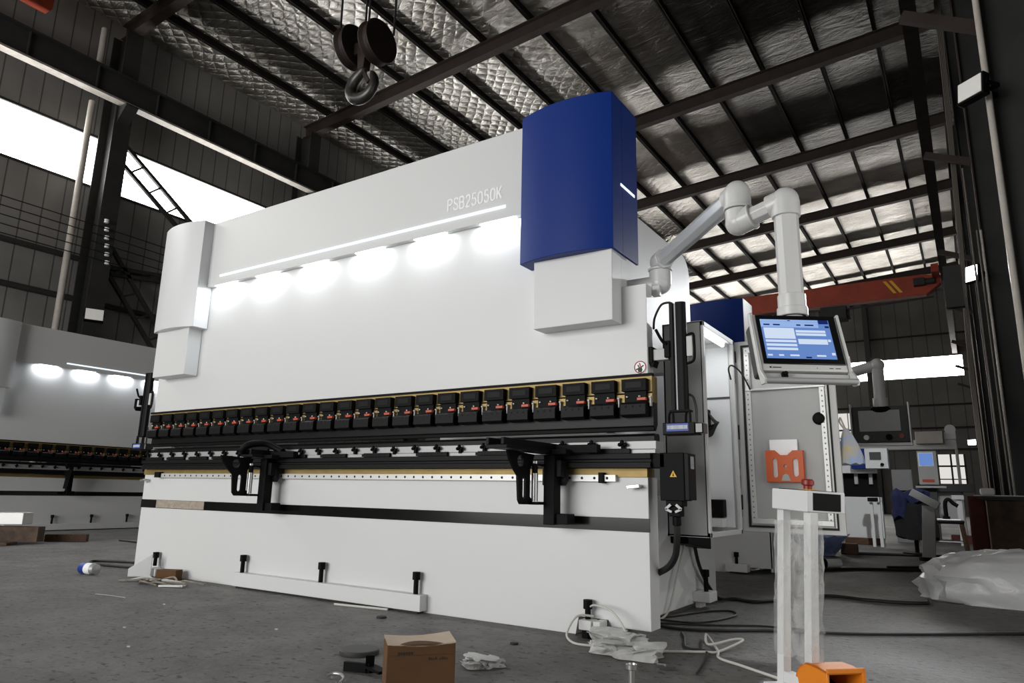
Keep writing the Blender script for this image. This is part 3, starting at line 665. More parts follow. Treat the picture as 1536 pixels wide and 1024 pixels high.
# front sheet supports: slide post, side gusset with slot and hole, chrome roller, support shelf
def sheet_support(x, lab, long=.62):
    t = Thing('sheet_support', lab, 'sheet support', (x,0,.6), 0, world=False)
    z = lambda v: v-.6
    b = MB(); b.box(-.04,.035,-.17,-.09,z(.62),z(1.03)); t.part('slide_post', b, M['black'], .004)
    t.part('foot', MB().box(-.04,.115,-.15,-.06,z(.624),z(.685)), M['black'], .004)
    s_ = MB(); s_.prism([(-.09,z(.85)),(.055,z(.85)),(.075,z(.88)),(.075,z(.95)),(-.09,z(.98))], 'y', -.1, -.06); s_.box(-.04,.07,-.15,-.07,z(.9),z(1.0)); t.part('slide_carriage', s_, M['blackm'], .004)
    out = [(-.22,z(.735)),(-.22,z(.76)),(-.25,z(.78)),(-.25,z(.94)),(-.2,z(1.03)),(-.5,z(1.045)),(-.48,z(1.0)),(-.42,z(.93)),(-.385,z(.9)),(-.37,z(.76)),(-.35,z(.737))]
    t.part('gusset', MB().prism(out, 'x', -.1, -.085, [slot(-.315,z(.835),.034,.13)[::-1], arc(-.36,z(.985),.034,0,350,18)[::-1]]), M['black'])
    r = MB(); r.cyl((-.062,-.235,z(.755)),(-.062,-.235,z(.918)),.02,n=18); t.part('roller', r, M['steel'], 0, True, label='bright chrome roller')
    e = MB(); e.cyl((-.062,-.235,z(.918)),(-.062,-.235,z(.975)),.018,n=14); e.box(-.09,-.03,-.25,-.14,z(.735),z(.752)); e.box(-.09,-.03,-.25,-.14,z(.96),z(.975)); t.part('roller_bracket', e, M['black'], .003)
    c = MB(); c.cyl((-.062,-.235,z(.975)),(-.062,-.235,z(.99)),.02,n=14); t.part('roller_cap', c, M['steel'], 0, True)
    sh = MB(); sh.box(-.12,.02,-long-.12,-.05,z(1.04),z(1.06)); sh.box(-.12,-.1,-long-.12,-.05,z(1.06),z(1.1)); sh.box(-.02,.0,-long-.12,-.05,z(1.06),z(1.1)); t.part('support_shelf', sh, M['blackm'], .003)
    st = MB(); st.box(.02,.3,-.13,-.08,z(1.04),z(1.09)); st.box(.03,.13,-.2,-.1,z(1.03),z(1.06)); t.part('side_stop', st, M['black'], .004)
    return t
sheet_support(-.56, 'black sheet support arm with a long shelf, near the right end of the bed', .55)
t_ = sheet_support(-3.22, 'black sheet support arm with a hooked top, left half of the bed', .18)
hkk = MB().tube([(-.12,-.22,.44),(-.11,-.3,.49),(-.06,-.27,.54),(.0,-.17,.555),(.07,-.12,.52),(.13,-.1,.49)], .028, 10, 5)
t_.part('hooked_stop', hkk, M['black'], 0, True)

# laser guards at both ends of the punch line
def laser_guard(x, lab):
    t = Thing('laser_guard', lab, 'laser guard', (x,.05,1.14), 0, world=False)
    z = lambda v: v-1.14
    p = MB(); p.box(-.047,-.025,-.03,.03,z(1.287),z(1.935)); p.prism(arc(.022,0,.026,-100,100,14)+[(-.008,.03),(-.008,-.03)], 'z', z(1.287), z(1.935)); p.box(-.03,.0,.0,.03,z(1.287),z(1.935)); t.part('rail_post', p, M['blackm'], .002, True)
    t.part('rail_strip', MB().box(-.024,-.009,-.014,-.001,z(1.287),z(1.93)), M['alu'])
    b = MB(); b.box(-.17,-.06,-.02,.03,z(1.592),z(1.66)); t.part('mount_arm', b, M['greyl'], .004)
    b = MB(); b.box(-.18,-.155,-.035,.045,z(1.575),z(1.675)); b.prism([(-.18,z(1.575)),(-.155,z(1.55)),(-.14,z(1.592))],'y',-.03,.04); t.part('mount_flange', b, M['black'], .003); t.part('clamp_block', MB().box(-.078,-.045,-.045,.045,z(1.6),z(1.7)), M['black'], .003)
    t.part('clamp_lever', MB().tube([(-.06,-.05,z(1.68)),(-.085,-.055,z(1.7)),(-.12,-.06,z(1.77))], .009, 8, 4), M['black'], 0, True)
    n = MB(); n.box(.05,.085,-.02,.02,z(1.6),z(1.72)); t.part('scale_head', n, M['greyl'], .004)
    n = MB(); n.tube([(.045,-.005,z(1.73)),(.085,-.005,z(1.735)),(.092,-.005,z(1.7)),(.092,-.005,z(1.6)),(.08,-.005,z(1.57)),(.045,-.005,z(1.56))], .008, 8, 4); t.part('scale_guard', n, M['black'], 0, True)
    h = MB(); h.box(-.098,.09,-.045,.05,z(1.148),z(1.214)); h.box(-.1,.1,-.04,.05,z(1.145),z(1.15)); hd_ = t.part('laser_head', h, M['blackm'], .006)
    MB().box(.09,.138,-.042,.045,z(1.15),z(1.21)).build('sensor_window', M['bezel'], hd_, .006)
    MB().box(-.075,.055,-.0465,-.045,z(1.165),z(1.208)).build('label_plate', M['labelbl'], hd_); MB().box(-.07,.05,-.048,-.0465,z(1.176),z(1.198)).build('label_text', M['fuse'], hd_)
    k = MB()
    for q in (-.055,.045):
        k.tube([(q-.012,-.02,z(1.214)),(q-.008,-.02,z(1.27)),(q+.012,-.02,z(1.275)),(q+.014,-.02,z(1.214))], .007, 8, 3)
    k.box(-.06,.06,-.03,.03,z(1.278),z(1.288)); t.part('hanger', k, M['black'], 0, True)
    t.part('guard_cable', MB().tube([(.045,.01,z(1.38)),(.075,0,z(1.36)),(.092,-.01,z(1.3)),(.094,-.01,z(1.24)),(.094,-.01,z(1.2))], .007, 8, 5), M['cable'], 0, True)
    return t
lg = laser_guard(.192, 'black laser guard post with its sensor head, right of the punch')
dup(lg.e, (-5.43,.05,1.14), 0, 'black laser guard post left of the big machine, in front of the smaller machine')
cable('cable', [(.02,.09,1.8),(.04,.06,1.86),(.09,.04,1.93),(.14,.04,1.94),(.155,.05,1.93)], .007, M['cable'], 'short black cable arching from the ram to the laser guard post')

# junction box at the end of the guide bar
jb = Thing('junction_box', 'black junction box with a yellow triangle at the right bed end', 'junction box', (.18,0,.7))
jb.part('arm', MB().box(.045,.12,-.05,.05,.957,1.036), M['black'], .003)
jb.part('housing', MB().box(.09,.232,-.05,.075,.775,1.04), M['black'], .004)
jb.part('side_cover', MB().box(.232,.258,-.045,.075,.78,1.036), M['blackm'], .003)
jb.part('latch', MB().box(.258,.264,-.02,.03,.95,1.02).box(.258,.268,-.01,.02,.975,.995), M['alu'], .002)
tri = [(.15,.905),(.19,.905),(.17,.942)]
jb.part('warning_triangle', MB().prism(tri, 'y', -.0515, -.05), M['yellow'])
jb.part('triangle_symbol', MB().prism([(.165,.91),(.175,.91),(.17,.93)], 'y', -.0525, -.0515), M['ink'])
pl = MB(); pl.box(.12,.215,-.045,.04,.745,.777); pl.box(.135,.2,-.04,.03,.69,.745); pl.cyl((.168,-.01,.69),(.168,-.01,.64),.024,n=12); jb.part('plug', pl, M['black'], .004)
for sx in (-1,1): jb.part('plug_clip', MB().beam((.167+sx*.045,-.055,.73),(.167+sx*.015,-.055,.755),.006,.014).beam((.167+sx*.045,-.055,.73),(.167+sx*.01,-.055,.715),.006,.012), M['alu'])
cable('cable', [(.168,-.01,.66),(.165,-.005,.58),(.14,.03,.48),(.08,.08,.41),(-.02,.16,.36)], .019, M['cable'], 'thick black cable curving down from the junction box plug')
# ================================================================== CONTROL ARM, CONSOLE, CABINET
ca = Thing('swing_arm', 'pale cast swing arm from the side of the big machine to its console', 'swing arm', (.05,.2,2.1))
P0 = Vector((.03,.2,2.26)); E1 = Vector((.735,-.585,2.262)); E2 = Vector((.964,-.632,2.157))
f = MB(); f.box(-.25,-.23,.1,.32,2.02,2.2); f.cyl((-.24,.2,2.11),(.0,.2,2.11),.062,n=20); f.ball((.03,.2,2.12),.07,.07,.07,20,12); f.cyl((.03,.2,2.12),(.03,.2,2.2),.07,n=20); f.box(.0,.05,.13,.16,2.02,2.09)
ca.part('base_elbow', f, M['pipe'], .004, True)
f = MB(); f.cyl((.03,.2,2.2),(.03,.2,2.215),.076,n=20); f.ball(P0,.064,.064,.066,20,12); d = (E1-P0).normalized(); f.cyl(P0,P0+d*.09,.066,n=8); ca.part('swivel', f, M['pipe'], .003, True)
ca.part('main_tube', MB().cyl(P0+d*.05,E1-d*.03,.052,n=8), M['tubeal'], .004)
f = MB(); f.ball(E1+Vector((0,0,.0)),.064,.064,.068,20,12); f.cyl(E1-d*.07,E1,.062,n=20); f.cyl(E1,E1-Vector((0,0,.07)),.064,n=20); f.cyl(E1-Vector((0,0,.07)),E1-Vector((0,0,.085)),.07,n=20); ca.part('upper_elbow', f, M['pipe'], .003, True)
E1b = E1 - Vector((0,0,.15)); d2 = (E2-E1b).normalized()
f = MB(); f.cyl(E1-Vector((0,0,.088)),E1b,.062,n=20); f.ball(E1b,.063,.063,.062,20,12); f.cyl(E1b,E1b+d2*.07,.06,n=20); f.cyl(E1b+d2*.065,E1b+d2*.078,.064,n=20); ca.part('lower_elbow', f, M['pipe'], .003, True)
ca.part('cross_tube', MB().cyl(E1b+d2*.05,E2-d2*.04,.046,n=8), M['pipe'], .004)
f = MB(); f.ball(E2,.063,.063,.066,20,12); f.cyl(E2-d2*.075,E2,.06,n=20); f.cyl(E2,E2-Vector((0,0,.08)),.064,n=20); ca.part('end_elbow', f, M['pipe'], .003, True)
ca.part('drop_tube', MB().cyl(E2-Vector((0,0,.06)),(E2.x,E2.y,1.64),.054,n=10), M['pipe'], .004)
f = MB(); f.cyl((E2.x,E2.y,1.7),(E2.x,E2.y,1.6),.06,n=20); f.cyl((E2.x,E2.y,1.64),(E2.x,E2.y,1.6),.066,n=20); f.cyl((E2.x,E2.y,1.62),(E2.x,E2.y,1.53),.045,n=16); ca.part('console_collar', f, M['pipe'], .003, True)

# console: local frame, screen in the xz plane facing -y, tilted back
cs = Thing('control_console', 'touchscreen control console with a lit blue screen, hanging from the swing arm', 'control panel', (1.03,-.802,1.318), math.radians(34), world=False)
T = Matrix.Rotation(math.radians(-18), 4, 'X') @ Matrix.Diagonal((1.04,1,1.,1))
def cp(name, mb, m, parent=None, bevel=0, smooth=False, label=None):
    return cs.part(name, mb.xform(T), m, bevel, smooth, parent, label)
W2 = .176
cp('rear_housing', MB().box(-W2+.004, W2-.004, .03, .11, .01, .258), M['dkplate'], None, .012)
fr = cp('front_frame', MB().box(-W2, W2, -.005, .03, -.0, .275), M['alul'], None, .006)
cp('bezel', MB().box(-W2+.012, W2-.006, -.011, -.004, .03, .27), M['bezel'], None, .004)
sd = MB()
for sx in (-1,1): sd.prism([(-.008,.275),(.05,.275),(.045,.02),(.03,-.06),(-.03,-.075),(-.04,-.06),(-.012,.0)], 'x', sx*(W2+.006)-.006, sx*(W2+.006)+.006)
cp('side_cheek', MB().prism([(-.012,.278),(.014,.278),(.014,.0),(.0,-.066),(-.036,-.078),(-.05,-.06),(-.014,.0)], 'x', -W2-.012, -W2-.001), M['alul'], None, .003)
cp('side_cheek', MB().prism([(-.012,.278),(.014,.278),(.014,.0),(.0,-.066),(-.036,-.078),(-.05,-.06),(-.014,.0)], 'x', W2+.001, W2+.012), M['alul'], None, .003)
cp('grab_bar', MB().cyl((-W2-.004,-.038,-.062),(W2+.004,-.038,-.062),.0125,n=14), M['alu'], None, 0, True)
cp('rear_flap', MB().box(-W2,W2,.0,.012,-.055,-.01), M['greyl'], None, .003)
cp('key_switch', MB().cyl((-.09,-.005,-.022),(-.09,-.03,-.022),.008,n=10).box(-.1,-.08,-.02,.0,-.034,-.012), M['black'])
cp('logo_mark', MB().box(-.142,-.134,-.0058,-.005,.012,.019).box(-.13,-.095,-.0058,-.005,.013,.017), M['ink'])
cp('front_button', MB().box(.1,.115,-.0058,-.005,.013,.016).box(.125,.145,-.0058,-.005,.013,.016).cyl((.05,-.0058,.015),(.05,-.005,.015),.002,n=8), M['ink'])
x0, x1, z0, z1 = -.148, .138, .055, .247
sw, sh = x1-x0, z1-z0
def R(m_, u0, v0, u1, v1, d=.0004): m_.box(x0+sw*u0, x0+sw*u1, -.0115-d, -.011, z1-sh*v0, z1-sh*v1)
q = MB(); R(q,0,0,1,1); scr = cp('display', q, M['screenbl'], label='lit blue touchscreen')
q = MB(); R(q,0,.0,.84,.055,.0007); R(q,.0,.06,.84,.2,.0006); cp('display_header', q, M['screenhd'], scr)
q = MB()
R(q,.03,.22,.47,.5,.001)
for v in (.53,.63,.73): R(q,.03,v,.47,v+.06,.001)
R(q,.49,.27,.92,.33,.001); R(q,.49,.35,.92,.41,.001); R(q,.5,.5,.92,.63,.001)
for u in (.02,.18,.34,.4,.72,.78): R(q,u,.9,u+.07,.94,.001)
R(q,.93,.5,.97,.56,.001); R(q,.94,.84,.99,.9,.001)
cp('display_fields', q, M['screenwt'], scr)
q = MB()
for u, w in ((.04,.09),(.18,.1),(.52,.06),(.64,.13)): R(q,u,.12,u+w,.155,.0012)
R(q,.85,.0,.99,.1,.001); R(q,.93,.15,.99,.2,.001); R(q,.4,.015,.44,.035,.0012); R(q,.56,.95,.64,.985,.001)
cp('display_text', q, M['screendk'], scr)

# electrical cabinet beside the machine, its door swung open toward the back
cb = Thing('electrical_cabinet', 'grey electrical cabinet on the machine side with its door open and a lit tube inside', 'electrical cabinet', (.09,.76,.55))
X0, X1, Y0, Y1, Z0, Z1 = -.05, .21, .42, 1.12, .56, 1.905
cb.part('front_panel', MB().box(X0, X1, Y0, Y0+.012, Z0, Z1), M['greyfront'], .003)
lip = MB(); lip.box(X1-.012, X1+.012, Y0, Y0+.03, Z0, Z1); lip.box(X1-.012,X1+.012,Y0,Y1,Z1-.035,Z1); lip.box(X1-.012,X1+.012,Y1-.03,Y1,Z0,Z1); lip.box(X1-.012,X1+.012,Y0,Y1,Z0,Z0+.03); cb.part('opening_frame', lip, M['greyl'], .003)
b = MB(); b.box(X0, X1, Y0, Y1, Z1-.01, Z1); b.box(X0, X1, Y0, Y1, Z0, Z0+.012); b.box(X0, X1, Y1-.012, Y1, Z0, Z1); b.box(X0, X0+.012, Y0, Y1, Z0, Z1); cb.part('shell', b, M['greyl'])
cb.part('mounting_plate', MB().box(X0+.02, X0+.03, Y0+.03, Y1-.03, 1.48, 1.86).box(X0+.02, X0+.03, Y0+.03, Y1-.03, .6, 1.46), M['whitesoft'])
cb.part('wall_bracket', MB().box(-.25, X0, .5, .62, .8, .9).box(-.25, X0, .5, .62, 1.6, 1.7), M['greyl'])
tl = cb.part('tube_light', MB().box(.165,.195,Y0+.04,Y1-.1,1.868,1.885), M['whitesoft']); MB().cyl((.18,Y0+.05,1.85),(.18,Y1-.14,1.85),.012,n=12).build('tube', M['tubelamp'], None).parent = tl
for o_ in tl.children: o_.location = Vector((0,0,0)) - cb.loc
cb.part('rear_plate', MB().box(X0+.03, X1-.03, Y1-.02, Y1-.013, 1.5, 1.86).box(X0+.03, X1-.03, Y1-.02, Y1-.013, .6, 1.485), M['whitesoft'])
cb.part('plate_edge', MB().box(X0+.03, X1-.03, Y1-.024, Y1-.013, 1.485, 1.5), M['dkplate'])
cb.part('drive_unit', MB().box(.0, .125, Y1-.1, Y1-.02, .665, .785), M['black'], .006)
cb.part('drive_bracket', MB().box(.0, .12, Y1-.1, Y1-.02, .6, .66), M['greyl'], .004)
q = MB()
for i in range(7): q.tube([(.0+.008*i,Y1-.03,1.36),(.04+.01*i,Y1-.07-.01*i,1.38-.012*i),(.085+.006*i,Y1-.08-.006*i,1.31),(.06+.004*i,Y1-.07,1.23+.012*i),(.0,Y1-.04,1.22+.01*i)], .007, 6, 5)
cb.part('wire_loom', q, M['cable'], 0, True)
cb.part('contactor', MB().box(-.03,.04,Y1-.1,Y1-.02,1.28,1.41), M['black'], .004)
# door: hinge at the far edge of the opening
dx0, dx1, dy, dz0, dz1 = .235, .845, 1.15, .585, 1.9
dr = cb.part('door', MB().box(dx0-.02, dx1+.02, dy, dy+.03, dz0-.01, dz1), M['greyl'], .004, label='open cabinet door, inside facing out')
def dpart(n, mb, m, bevel=0, smooth=False):
    mb.v = [tuple(Vector(p)-cb.loc) for p in mb.v]; o_ = mb.build(n, m, dr, bevel, smooth); return o_
def frame(a0,a1,b0,b1,w,y0,y1):
    m_ = MB(); m_.box(a0,a1,y0,y1,b0,b0+w); m_.box(a0,a1,y0,y1,b1-w,b1); m_.box(a0,a0+w,y0,y1,b0+w,b1-w); m_.box(a1-w,a1,y0,y1,b0+w,b1-w); return m_
dpart('gasket', frame(dx0+.025,dx1-.02,dz0+.02,dz1-.03,.014,dy-.008,dy), M['rubber'])
dpart('inner_frame', frame(dx0+.05,dx1-.045,dz0+.045,dz1-.055,.035,dy-.022,dy-.001), M['alul'], .003)
hl = MB()
for i in range(34): hl.box(dx0+.062,dx0+.07,dy-.0232,dy-.022,dz0+.08+.035*i,dz0+.09+.035*i); hl.box(dx1-.066,dx1-.058,dy-.0232,dy-.022,dz0+.08+.035*i,dz0+.09+.035*i)
dpart('frame_holes', hl, M['holeg'])['kind'] = 'stuff'
dpart('inner_panel', MB().box(dx0+.085,dx1-.08,dy-.012,dy-.001,dz0+.08,1.53), M['grey'], .002)
dpart('cross_rail', MB().box(dx0+.05,dx1-.04,dy-.03,dy-.01,1.535,1.55), M['alul'], .002)
dpart('lock_knob', MB().lathe([(.043,0),(.043,.012),(.03,.028),(.012,.032)], (.755,dy-.002,1.325), 'y', 24).xform(Matrix.Translation((0,2*(dy-.002),0)) @ Matrix.Scale(-1,4,(0,1,0))), M['black'], 0, True)
dpart('hinge', MB().box(dx0-.03,dx0-.01,dy-.03,dy,.72,.82).box(dx0-.03,dx0-.01,dy-.03,dy,1.2,1.3).box(dx0-.03,dx0-.01,dy-.03,dy,1.75,1.83), M['black'])
dpart('lock_rod', MB().cyl((dx1-.035,dy-.02,.62),(dx1-.035,dy-.02,1.85),.008,n=8), M['steel'])
cable('cable', [(.2,1.08,1.62),(.21,1.0,1.68),(.24,.98,1.7),(.28,1.04,1.66),(.31,1.1,1.58),(.32,1.12,1.545)], .006, M['cable'], 'thin black cable looping from the cabinet frame to its open door')
# orange document holder on the door
dh = Thing('document_holder', 'orange plastic document pocket on the open cabinet door', 'document holder', (.525,1.12,.9))
dh.part('tray', MB().prism([(.406,.908),(.642,.908),(.644,1.116),(.58,1.116),(.545,1.085),(.50,1.085),(.465,1.118),(.404,1.118)], 'y', 1.095, 1.11, [slot(.463,1.0,.032,.13)[::-1], slot(.594,1.003,.036,.12)[::-1], arc(.528,1.012,.011,0,340,10)[::-1]]), M['orange'])
dh.part('tray_side', MB().box(.403,.412,1.11,1.127,.908,1.118).box(.636,.645,1.11,1.127,.908,1.116).box(.403,.645,1.11,1.127,.905,.915), M['orange'])
dh.part('tray_mark', MB().prism([(.5,.916),(.56,.916),(.545,.955),(.528,.962),(.512,.952)], 'y', 1.0935, 1.095), M['grey'])
single('paper_wallet', MB().box(.43,.61,1.114,1.124,.93,1.19), M['letter'], 'clear white paper wallet standing in the orange document pocket', 'folder', loc=(.52,1.12,.93), bevel=.002)
# cloth bag hanging on the door edge
bg = Thing('cloth_bag', 'pale blue patterned cloth bag hanging off the cabinet door edge', 'bag', (.91,1.22,1.03))
b = MB(); ring_ = []
for j, (z, w, th) in enumerate(((1.26,.012,.01),(1.22,.03,.02),(1.15,.055,.035),(1.08,.075,.045),(1.03,.085,.05),(1.025,.06,.03))):
    ring_.append([(.9+.004*j + w*math.cos(2*PI*i/16)*(1+.12*math.sin(5*i+j)), 1.22 + th*math.sin(2*PI*i/16)*(1+.15*math.cos(3*i+j)), z + .006*math.sin(3*i)) for i in range(16)])
b.add([p for r_ in ring_ for p in r_], [(j*16+i, j*16+(i+1)%16, (j+1)*16+(i+1)%16, (j+1)*16+i) for j in range(5) for i in range(16)] + [tuple(range(80,96))])
bg.part('pouch', b, M['bagblue'], 0, True); bg.part('strap', MB().tube([(.9,1.22,1.25),(.885,1.2,1.3),(.875,1.19,1.33),(.87,1.185,1.3),(.895,1.215,1.25)], .006, 6, 4), M['pvc'], 0, True)
# ================================================================== OTHER MACHINES
NB = press_brake('press_brake', 'smaller white press brake with a white cover, standing against the left wall', (-12.,4.75,0), PI/2, L=4.2, top=3.5, lip=2.85, covz=(2.36,3.5), nclamp=19, led=(-2.62,-.6), zled=2.93, lamps=(-2.9,-2.25,-1.6,-.95), beam=(-3.2,-.5), bolts=((-2.46,.12,.27),(-1.8,.12,.27),(-1.15,.12,.27)))
sa = Thing('sheet_support', 'black sheet support arm on the smaller press brake at left', 'sheet support', (-12.,2.45,.6), PI/2, world=False)
b = MB(); b.box(-.05,.03,-.17,-.09,.02,.43); b.box(-.05,.09,-.16,-.06,.02,.08); sa.part('slide_post', b, M['black'], .004)
sa.part('gusset', MB().prism([(-.16,.12),(-.2,.3),(-.12,.43),(-.4,.45),(-.3,.12)], 'x', -.12, -.1), M['black'])
sa.part('side_stop', MB().box(-.1,.15,-.14,-.08,.5,.56).box(-.03,.03,-.13,-.09,.4,.52), M['black'], .004)
BM = press_brake('press_brake', 'white press brake with a blue cover behind the open cabinet door', (-.3,4.15,0), 0, L=4.6, top=3.03, lip=2.5, covz=(2.05,3.03), cover='blue with pale flap', nclamp=20, led=(-4.,-1.), zled=2.6, beam=None, bolts=((-.37,.1,.22),))  # pale flap colour stands in for a reflection
BM.part('foot_block', MB().box(-.47,-.24,-.12,0,.02,.1), M['jackpad'], .004)
BM.part('side_face', MB().prism([(.0,.03),(.9,.03),(.9,.5),(.0,.5)],'x',-.02,.005), M['whitesoft'], .003)
b = MB().tube([(.0,.05,.5),(.05,.0,.54),(.08,-.03,.6),(.03,-.02,.62)], .03, 8, 4); BM.part('air_hose', b, M['cable'], 0, True)

a2 = Thing('swing_arm', 'pale swing arm of the machine behind the cabinet door, smaller in view', 'swing arm', (.3,5.6,2.))
f = MB(); f.cyl((-.3,5.6,2.52),(.33,5.6,2.5),.075,n=14); a2.part('main_tube', f, M['pipe'], 0, True)
f = MB(); f.ball((.36,5.6,2.5),.085,.085,.09,16,10); f.cyl((.36,5.6,2.5),(.36,5.6,2.36),.085,n=16); f.ball((.36,5.6,2.33),.085,.085,.08,16,10); a2.part('elbow', f, M['pipe'], 0, True)
f = MB(); f.cyl((.36,5.6,2.33),(.72,5.5,2.4),.065,n=14); a2.part('cross_tube', f, M['pipe'], 0, True)
f = MB(); f.ball((.74,5.5,2.4),.08,.08,.085,16,10); a2.part('end_elbow', f, M['pipe'], 0, True)
a2.part('drop_tube', MB().cyl((.74,5.5,2.38),(.735,5.5,1.92),.066,n=12), M['pipe'], 0, True)
a2.part('console_collar', MB().cyl((.735,5.5,2.0),(.735,5.5,1.89),.08,n=16), M['pipe'], 0, True)
c2 = Thing('control_console', 'dark control console seen from behind under the smaller swing arm', 'control panel', (.73,5.5,1.45))
c2.part('rear_housing', MB().box(.42,1.02,5.46,5.54,1.47,1.9), M['dkplate'], .01)
c2.part('rear_plate', MB().box(.49,.93,5.44,5.46,1.6,1.85), M['grey'], .004)
c2.part('mount_dome', MB().ball((.735,5.46,1.86),.11,.04,.045,16,8), M['black'], 0, True)
for x in (.41,1.025): c2.part('side_cheek', MB().box(x-.008,x+.008,5.4,5.56,1.44,1.93), M['alul'], .003)
c2.part('grab_bar', MB().box(.4,1.04,5.38,5.44,1.425,1.455), M['alul'], .005)
c2.part('cable_gland', MB().cyl((.56,5.46,1.53),(.56,5.43,1.53),.03,n=14), M['letter'], 0, True); c2.part('emergency_button', MB().cyl((.93,5.46,1.54),(.93,5.42,1.54),.028,n=14), M['redbtn'], 0, True); c2.part('cable_gland', MB().cyl((.8,5.46,1.53),(.8,5.42,1.53),.035,n=14), M['black'], 0, True)

# small white machine with blue box and grey screen housing
w4 = Thing('bending_machine', 'small white bending machine with a blue box and a white screen housing', 'machine', (-.2,11.2,0))
w4.part('bed_plate', MB().box(-.62,.12,11.,11.15,.12,.86), M['white'], .004)
w4.part('throat', MB().box(-.6,.05,11.2,11.3,.8,1.35), M['black'])
for x in (-.3,-.05): w4.part('tool_post', MB().box(x-.03,x+.03,11.12,11.2,1.1,1.33), M['grey'])
w4.part('ram_plate', MB().box(-.64,.08,11.,11.15,1.3,1.45), M['white'], .004)
w4.part('upper_panel', MB().box(-.7,-.11,11.25,11.5,1.3,1.75), M['whitesoft'], .004)
w4.part('blue_box', MB().box(-.33,-.07,10.85,11.1,1.38,1.75), M['blue'], .004)
sh_ = w4.part('screen_housing', MB().box(-.08,.3,10.8,11.0,1.38,1.75), M['white'], .006)
for n_, q, m_ in (('screen', MB().box(-.0,.19,10.785,10.8,1.54,1.68), M['dkplate']), ('control_knob', MB().cyl((.2,10.8,1.45),(.2,10.77,1.45),.03,n=14), M['black'])):
    q.v = [tuple(Vector(p)-w4.loc) for p in q.v]; q.build(n_, m_, sh_)
w4.part('foot', MB().box(-.5,-.3,11.,11.2,0,.12), M['jackpad'], .004); w4.part('foot', MB().box(-.1,.1,11.,11.2,0,.12), M['jackpad'], .004)
m5 = Thing('machine_frame', 'grey machine with a wide pale beam on top, beyond the small bending machine', 'machine', (.5,15.2,0))
m5.part('top_beam', MB().box(-1.3,1.35,15.,15.3,1.98,2.2), M['greyl'], .01)
m5.part('beam_carriage', MB().box(.55,1.1,14.85,15.05,2.1,2.38), M['pvc'], .01); m5.part('lifting_eye', MB().lathe([(.05,-.04),(.11,-.04),(.11,.04),(.05,.04)], (1.25,15.,2.42), 'y', 18).box(1.05,1.35,14.95,15.05,2.2,2.36), M['greyl'], 0, True)
m5.part('leg', MB().box(-1.2,-.95,15.,15.3,0,1.98), M['grey'], .01); m5.part('leg', MB().box(1.3,1.36,15.,15.3,0,1.98), M['grey'], .01)
m5.part('body', MB().box(.2,1.35,15.05,15.3,.25,1.02), M['greyl'], .01); m5.part('bed', MB().box(.5,1.6,14.8,15.3,1.02,1.2), M['dkplate'], .01)
gc = Thing('filing_cabinet', 'grey steel cabinet with three drawers beside the small white machine', 'cabinet', (.36,12.6,0))
gc.part('body', MB().box(.2,.56,12.4,12.9,0,1.42), M['greyfront'], .006)
for i in range(3): gc.part('drawer', MB().box(.22,.54,12.385,12.4,.1+.43*i,.5+.43*i), M['greyfront'], .004)
cc = Thing('control_cabinet', 'grey control cabinet with a small screen in front of the bright doors', 'control cabinet', (.82,13.6,0))
cc.part('stand', MB().box(.72,.92,13.55,13.7,0,1.15), M['dkplate']); cc.part('body', MB().box(.62,.98,13.5,13.75,1.15,1.85), M['grey'], .01)
cc.part('screen', MB().box(.66,.9,13.485,13.5,1.55,1.8), M['screenbl']) ; cc.part('screen_frame', MB().box(.64,.92,13.49,13.5,1.53,1.82), M['letter'])
cc.part('button_row', MB().box(.68,.9,13.485,13.5,1.2,1.26), M['red']); cc.part('shelf', MB().box(.55,1.1,13.35,13.55,1.08,1.12), M['greyl'])

# ================================================================== PEDALS AND THINGS ON THE RIGHT
def pedestal(t, F, ang, h, fold=True):
    """white switch pedestal; F is the corner of its head that points to the front"""
    c, s_ = math.cos(ang), math.sin(ang)
    u1 = Vector((c,s_,0)); u2 = Vector((-s_,c,0)); F = Vector(F)
    def pt(a,b,z): return F + u1*a + u2*b + Vector((0,0,z))
    def blk(a0,a1,b0,b1,z0,z1):
        m_ = MB(); p = pt((a0+a1)/2,(b0+b1)/2,(z0+z1)/2); return m_.obox(p, u1, u2, (0,0,1), (a1-a0)/2, (b1-b0)/2, (z1-z0)/2)
    t.part('head', blk(0,.2,0,.22,h-.088,h), M['white'], .004)
    t.part('front_plate', blk(.03,.175,-.002,.0,h-.08,h-.008), M['black'], 0, label='gloss black front plate')
    t.part('top_plate', blk(.02,.18,.03,.2,h,h+.003), M['bezel'])
    for b0, a0 in ((.17,.02),(-.0+.005,.02)):
        t.part('leg', blk(a0,a0+.041,b0,b0+.041,.012,h-.088), M['white'], .003)
    t.part('cross_rail', blk(.02,.066,.05,.17,.03,.075), M['white'], .003)
    t.part('base_plate', blk(-.02,.2,-.03,.25,0,.012), M['white'], .002)
    b = MB(); q = pt(.11,.12,h); b.cyl(q+Vector((0,0,.003)),q+Vector((0,0,.006)),.036,n=20); t.part('button_ring', b, M['yellow'])
    b = MB(); b.lathe([(.018,.006),(.018,.02),(.027,.026),(.027,.044),(.022,.05)], q, 'z', 20); t.part('emergency_button', b, M['redbtn'], 0, True, label='dark red mushroom button')
    return blk, pt
ps = Thing('switch_pedestal', 'white switch pedestal with a dark red button, wrapped in clear film', 'pedestal', (.98,-.68,0))
blk, pt = pedestal(ps, (.985,-.68,0), math.radians(52), .832)
wr = MB(); ns = 26; per = []
for i in range(ns):
    u = i/ns; k = u*4; s_ = int(k); f = k - s_
    cs_ = [(.008,-.006),(.074,-.01),(.074,.222),(.008,.222)]; p, q = cs_[s_], cs_[(s_+1)%4]
    per.append((p[0]+(q[0]-p[0])*f, p[1]+(q[1]-p[1])*f))
